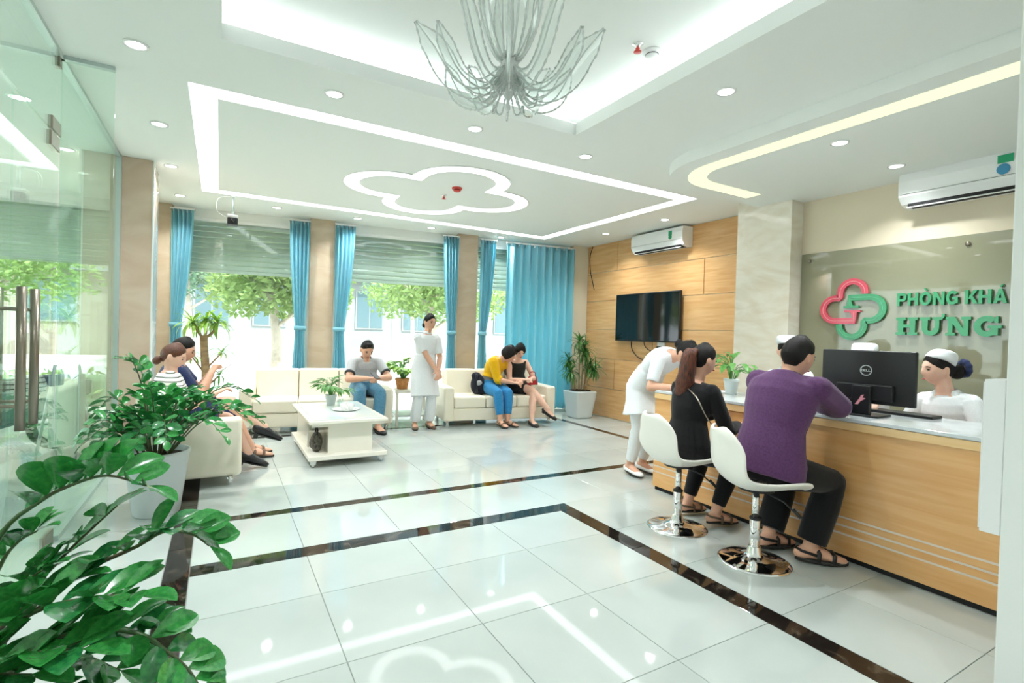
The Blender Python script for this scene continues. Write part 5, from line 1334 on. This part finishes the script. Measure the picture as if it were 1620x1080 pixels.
# ---- woman and man on the left sofa
M['stripe'] = mat('striped_blouse', rgb(240,240,236), .8)
nt = M['stripe'].node_tree; wv = nt.nodes.new('ShaderNodeTexWave'); wv.bands_direction = 'Z'; wv.inputs['Scale'].default_value = 9
tcn = nt.nodes.new('ShaderNodeTexCoord'); crn = nt.nodes.new('ShaderNodeValToRGB'); crn.color_ramp.elements[0].color = rgb(88,92,84); crn.color_ramp.elements[1].color = rgb(242,242,238); crn.color_ramp.elements[0].position = .12; crn.color_ramp.elements[1].position = .2
nt.links.new(tcn.outputs['Object'], wv.inputs[0]); nt.links.new(wv.outputs['Fac'], crn.inputs[0]); nt.links.new(crn.outputs[0], nt.nodes['Principled BSDF'].inputs['Base Color'])
f = person('woman in a striped blouse with brown hair in a low bun on the left sofa', (-.29,5.30), (-.29,5.32,.53), (-.37,5.31,.915), (-.345,5.30,1.042), (.93,-.12,-.35), (.05,-1,0),
    wr=(-.02,5.22,.72), wl=(-.02,5.38,.72), ar=(.375,5.20,.40), al=(.26,5.32,.135), toe_r=(.93,.1,-.35), toe_l=(.9,-.1,-.25), h=1.57, vox=.0085, skin='skin_pale',
    knee_r=(.6,0,1), knee_l=(.8,0,.6), elbow_r=(-.4,-.3,-1), elbow_l=(-.4,.3,-1), slouch=.03)
shirt(f, 'stripe', .36, hem=-.05, e=.014, name='blouse')
skirt(f, 'c_navy', .40, e=.012)
hair(f, 'hair_brown', 'pulled', bun=((0,-.10,-.075),.04)); shoes(f, 'heel')
f = person('man in a navy top half hidden behind the woman on the left sofa', (-.29,5.80), (-.29,5.82,.53), (-.345,5.80,.95), (-.30,5.79,1.075), (.95,-.05,-.3), (.05,-1,0),
    wr=(-.06,5.70,.86), wl=(-.06,5.84,.86), ar=(.30,5.74,.10), al=(.30,5.92,.10), toe_r=(1,-.1,-.03), toe_l=(1,.1,-.03), h=1.66, male=True, vox=.0095,
    knee_r=(.9,-.1,.6), knee_l=(.9,.1,.6), elbow_r=(.0,-.4,-1), elbow_l=(.0,.4,-1), slouch=.04, curl=.9)
shirt(f, 'c_navy', .34, hem=-.05, e=.014, name='t_shirt'); trousers(f, 'c_navy', .5, name='shorts', e=.02)
hair(f, 'hair_black', 'short'); shoes(f, 'sandal', 'sandal_brown')
ph = MB().box((0,0,0),(.145,.072,.009),Euler((0,-.6,0)).to_matrix()).build('phone', M['white_plastic'], bev=.003); ph.location = (.045,5.77,.90); tag(ph, 'pale phone held up by the man in navy', 'phone')
# ================================================================ OUTSIDE
struct(MB().bx(-60, 60, -30, 70, -.12, -.062).build('ground', mat('pavement', rgb(206,206,200), .8, col2=rgb(192,192,188), scale=.6)))
M['asphalt'] = mat('asphalt', rgb(170,172,172), .8)
struct(MB().bx(-60, 60, 14.2, 20.5, -.062, -.05).build('road', M['asphalt']))
M['tree_leaf'] = mat('tree_leaf', rgb(122,152,84), .6, col2=rgb(152,178,112), scale=3, trans=.35)
M['tree_leaf2'] = mat('tree_leaf_dark', rgb(100,134,104), .6, col2=rgb(128,158,126), scale=3, trans=.3)
M['bark'] = mat('bark', rgb(190,182,168), .9, col2=rgb(170,160,146), scale=8)
def foliage(b, c, r, n, rng, s):
    for _ in range(n):
        while True:
            v = Vector((rng.uniform(-1,1), rng.uniform(-1,1), rng.uniform(-1,1)))
            if .35 < v.length < 1: break
        p = Vector(c) + Vector((v.x*r[0], v.y*r[1], v.z*r[2])); q = Euler((rng.uniform(0,6),rng.uniform(0,6),rng.uniform(0,6))).to_matrix()
        k = s*rng.uniform(.6,1.3)
        b.add([p+q@Vector((0,-k,0)), p+q@Vector((k*.45,0,k*.12)), p+q@Vector((0,k,0)), p+q@Vector((-k*.45,0,k*.12))], [(0,1,2,3)])
def tree(x, y, h, r, label, seed, m='tree_leaf', n=5200, s=.085):
    rng = random.Random(seed); t = thing('street_tree', label, 'tree', (x, y, -.062), 0, 'trees outside the windows')
    MB().tube(bez([(0,0,0),(.05,0,h*.3),(-.04,.05,h*.6),(0,0,h*.85)],10), [.12-.007*i for i in range(11)], 10).build('trunk', M['bark'], t, smooth=True)
    for k in range(4):
        a = k*1.7; MB().tube(bez([(0,0,h*(.4+.08*k)),(math.cos(a)*r*.4,math.sin(a)*r*.4,h*(.55+.08*k)),(math.cos(a)*r*.75,math.sin(a)*r*.75,h*(.68+.07*k))],8), [.05-.004*i for i in range(9)], 7).build('branch', M['bark'], t, smooth=True)
    b = MB()
    for k in range(9):
        a = k*2.4; rr = r*.55*((k % 3)/2+.2)
        foliage(b, (math.cos(a)*rr, math.sin(a)*rr, h*(.62+.1*(k % 4))), (r*.55, r*.55, h*.16), n//9, rng, s)
    o = b.build('crown', M[m], t); o['kind'] = 'stuff'
tree(-4.2, 12.6, 3.7, 1.9, 'street tree with grey trunk seen through the glass front', 1)
tree(-8.6, 13.0, 3.9, 2.1, 'street tree further left beyond the glass door', 2, 'tree_leaf2')
tree(5.2, 13.6, 3.6, 2.1, 'yellow-green street tree behind the standing nurse window', 3)
tree(1.0, 11.8, 3.4, 1.4, 'slim street tree behind the pier of the first window', 4)
tree(-1.0, 21.8, 4.8, 2.4, 'blue-green tree across the road behind the first window', 5, 'tree_leaf2')
tree(9.6, 13.2, 3.6, 2.2, 'street tree behind the narrow gap by the wide curtain', 6)
tree(7.6, 22.5, 5, 2.6, 'tall tree across the road behind the nurse window', 7, 'tree_leaf2')
def hedge(x0, x1, y, label, seed):
    t = thing('hedge', label, 'hedge', ((x0+x1)/2, y, -.062)); rng = random.Random(seed); b = MB(); L = (x1-x0)/2
    MB().bx(-L, L, -.22, .22, 0, .5).build('core', M['tree_leaf2'], t, bev=.08)
    foliage(b, (0,0,.36), (L, .36, .34), 1800, rng, .07)
    for k in range(900):
        p = (rng.uniform(-L,L), rng.uniform(-.3,.3), rng.uniform(.1,.62)); foliage(b, p, (.05,.05,.05), 1, rng, .07)
    o = b.build('leaves', M['tree_leaf'], t); o['kind'] = 'stuff'
hedge(-9, -1.6, 10.8, 'clipped green hedge across the pavement beyond the glass front', 3)
M['bld'] = mat('white_building', rgb(132,140,140), .8); M['bld_glass'] = mat('blue_window', rgb(84,110,118), .3); M['bld2'] = mat('cream_building', rgb(140,136,124), .8)
def building(x0, x1, y, h, label, m, nx, nz, d=8):
    t = thing('building', label, 'building', ((x0+x1)/2, y, -.062), 0); L = (x1-x0)/2
    MB().bx(-L, L, 0, d, 0, h).build('wall', M[m], t)
    MB().bx(-L, L, -.3, d, h, h+.25).build('roof', M['bld'], t)
    for i in range(nx):
        for j in range(nz):
            cx = -L+2*L*(i+.5)/nx; cz = .9+(h-.9)*(j+.5)/nz; w = L/nx*.55; hh = (h-.9)/nz*.3
            f = MB().bx(cx-w-.08, cx+w+.08, -.06, .02, cz-hh-.08, cz+hh+.08).build('window', M['bld'], t)
            MB().bx(cx-w, cx-.03, -.075, -.05, cz-hh, cz+hh).build('glazing', M['bld_glass'], f); MB().bx(cx+.03, cx+w, -.075, -.05, cz-hh, cz+hh).build('glazing', M['bld_glass'], f)
    for j in range(1, nz): MB().bx(-L, L, -.5, 0, .9+(h-.9)*j/nz-.08, .9+(h-.9)*j/nz+.08).build('balcony', M['bld'], t)
building(-1.5, 8.0, 27, 10, 'white building with blue windows across the road behind the first window', 'bld', 4, 3)
building(-16, -1.72, 27.5, 9, 'cream building with blue windows beyond the glass front', 'bld2', 5, 3)
building(8.01, 22, 27, 12, 'tall white building across the road behind the nurse window', 'bld', 5, 4)

# easel sign and parked motorbike on the pavement by the glass front
es = thing('easel_stand', 'pale A-frame easel standing outside the glass front', 'easel', (-1.13, 5.72, -.004), .3)
M['pale'] = mat('pale_board', rgb(214,226,220), .6)
for x in (-.22, .22): MB().tube([(x,0,0),(x*.35,.04,.95)], .012, 8).build('leg', M['aluminium'], es, smooth=True)
MB().tube([(0,.34,0),(0,.05,.93)], .012, 8).build('leg', M['aluminium'], es, smooth=True)
MB().box((0,-.0,.56),(.24,.02,.62),Matrix.Rotation(-.05,3,'X')).build('board', M['pale'], es, bev=.004)
MB().tube([(-.16,.0,.28),(.16,.0,.28)], .01, 8).build('rail', M['aluminium'], es, smooth=True)

mb_ = thing('motorbike', 'teal and black scooter parked outside the glass front', 'motorbike', (-1.98, 6.62, -.004), math.radians(205))
M['teal'] = mat('teal_paint', rgb(110,150,150), .2, coat=.5)
for x in (-.62, .62):
    w_ = MB().loft([[(x+math.cos(a)*(.22+.045*math.cos(p)), .045*math.sin(p), .27+math.sin(a)*(.22+.045*math.cos(p))) for p in [2*PI*q/8 for q in range(8)]] for a in [2*PI*k/28 for k in range(28)]], closed=True).build('wheel', M['black_matte'], mb_, smooth=True)
    sp_ = MB()
    for k in range(5): a = 2*PI*k/5; sp_.tube([(x,0,.27),(x+.19*math.cos(a),0,.27+.19*math.sin(a))], .014, 6)
    sp_.build('spokes', M['aluminium'], w_)
MB().loft([[(.62+.0,-.03,.5),(.62,.03,.5),(.55,.03,.98),(.55,-.03,.98)],[(.5,-.12,.42),(.5,.12,.42),(.46,.14,.9),(.46,-.14,.9)],[(.36,-.14,.26),(.36,.14,.26),(.40,.12,.75),(.40,-.12,.75)]]).build('front_shield', M['teal'], mb_, bev=.02)
MB().bx(-.1,.42,-.13,.13,.22,.30).build('foot_board', M['black_plastic'], mb_, bev=.02)
MB().loft([[(-.08,-.12,.25),(-.08,.12,.25),(-.08,.12,.62),(-.08,-.12,.62)],[(-.5,-.15,.38),(-.5,.15,.38),(-.5,.13,.70),(-.5,-.13,.70)],[(-.88,-.05,.56),(-.88,.05,.56),(-.88,.05,.72),(-.88,-.05,.72)]]).build('body_shell', M['teal'], mb_, bev=.03)
MB().loft([[(-.05,-.11,.60),(-.05,.11,.60),(-.05,.10,.70),(-.05,-.10,.70)],[(-.4,-.14,.69),(-.4,.14,.69),(-.4,.12,.76),(-.4,-.12,.76)],[(-.75,-.10,.71),(-.75,.10,.71),(-.75,.08,.78),(-.75,-.08,.78)]]).build('seat', M['black_plastic'], mb_, bev=.02)
MB().tube([(.50,-.32,1.0),(.53,-.1,1.02),(.53,.1,1.02),(.50,.32,1.0)], .014, 8).build('handlebar', M['black_plastic'], mb_, smooth=True)
for s in (-1,1): MB().tube([(.52,s*.24,1.0),(.54,s*.30,1.16)], .006, 6).ell((.54,s*.32,1.2),(.012,.05,.035),12,8).build('mirror', M['black_plastic'], mb_, smooth=True)
MB().tube([(.62,.06,.27),(.56,.05,.6),(.52,0,.95)], .02, 8).build('fork', M['aluminium'], mb_, smooth=True)
MB().ell((.58,0,.92),(.05,.09,.07),14,10).build('headlamp', M['glass_top'], mb_, smooth=True)
MB().tube([(-.2,-.16,.3),(-.75,-.17,.36)], [.03,.045], 10).build('exhaust', M['aluminium'], mb_, smooth=True)
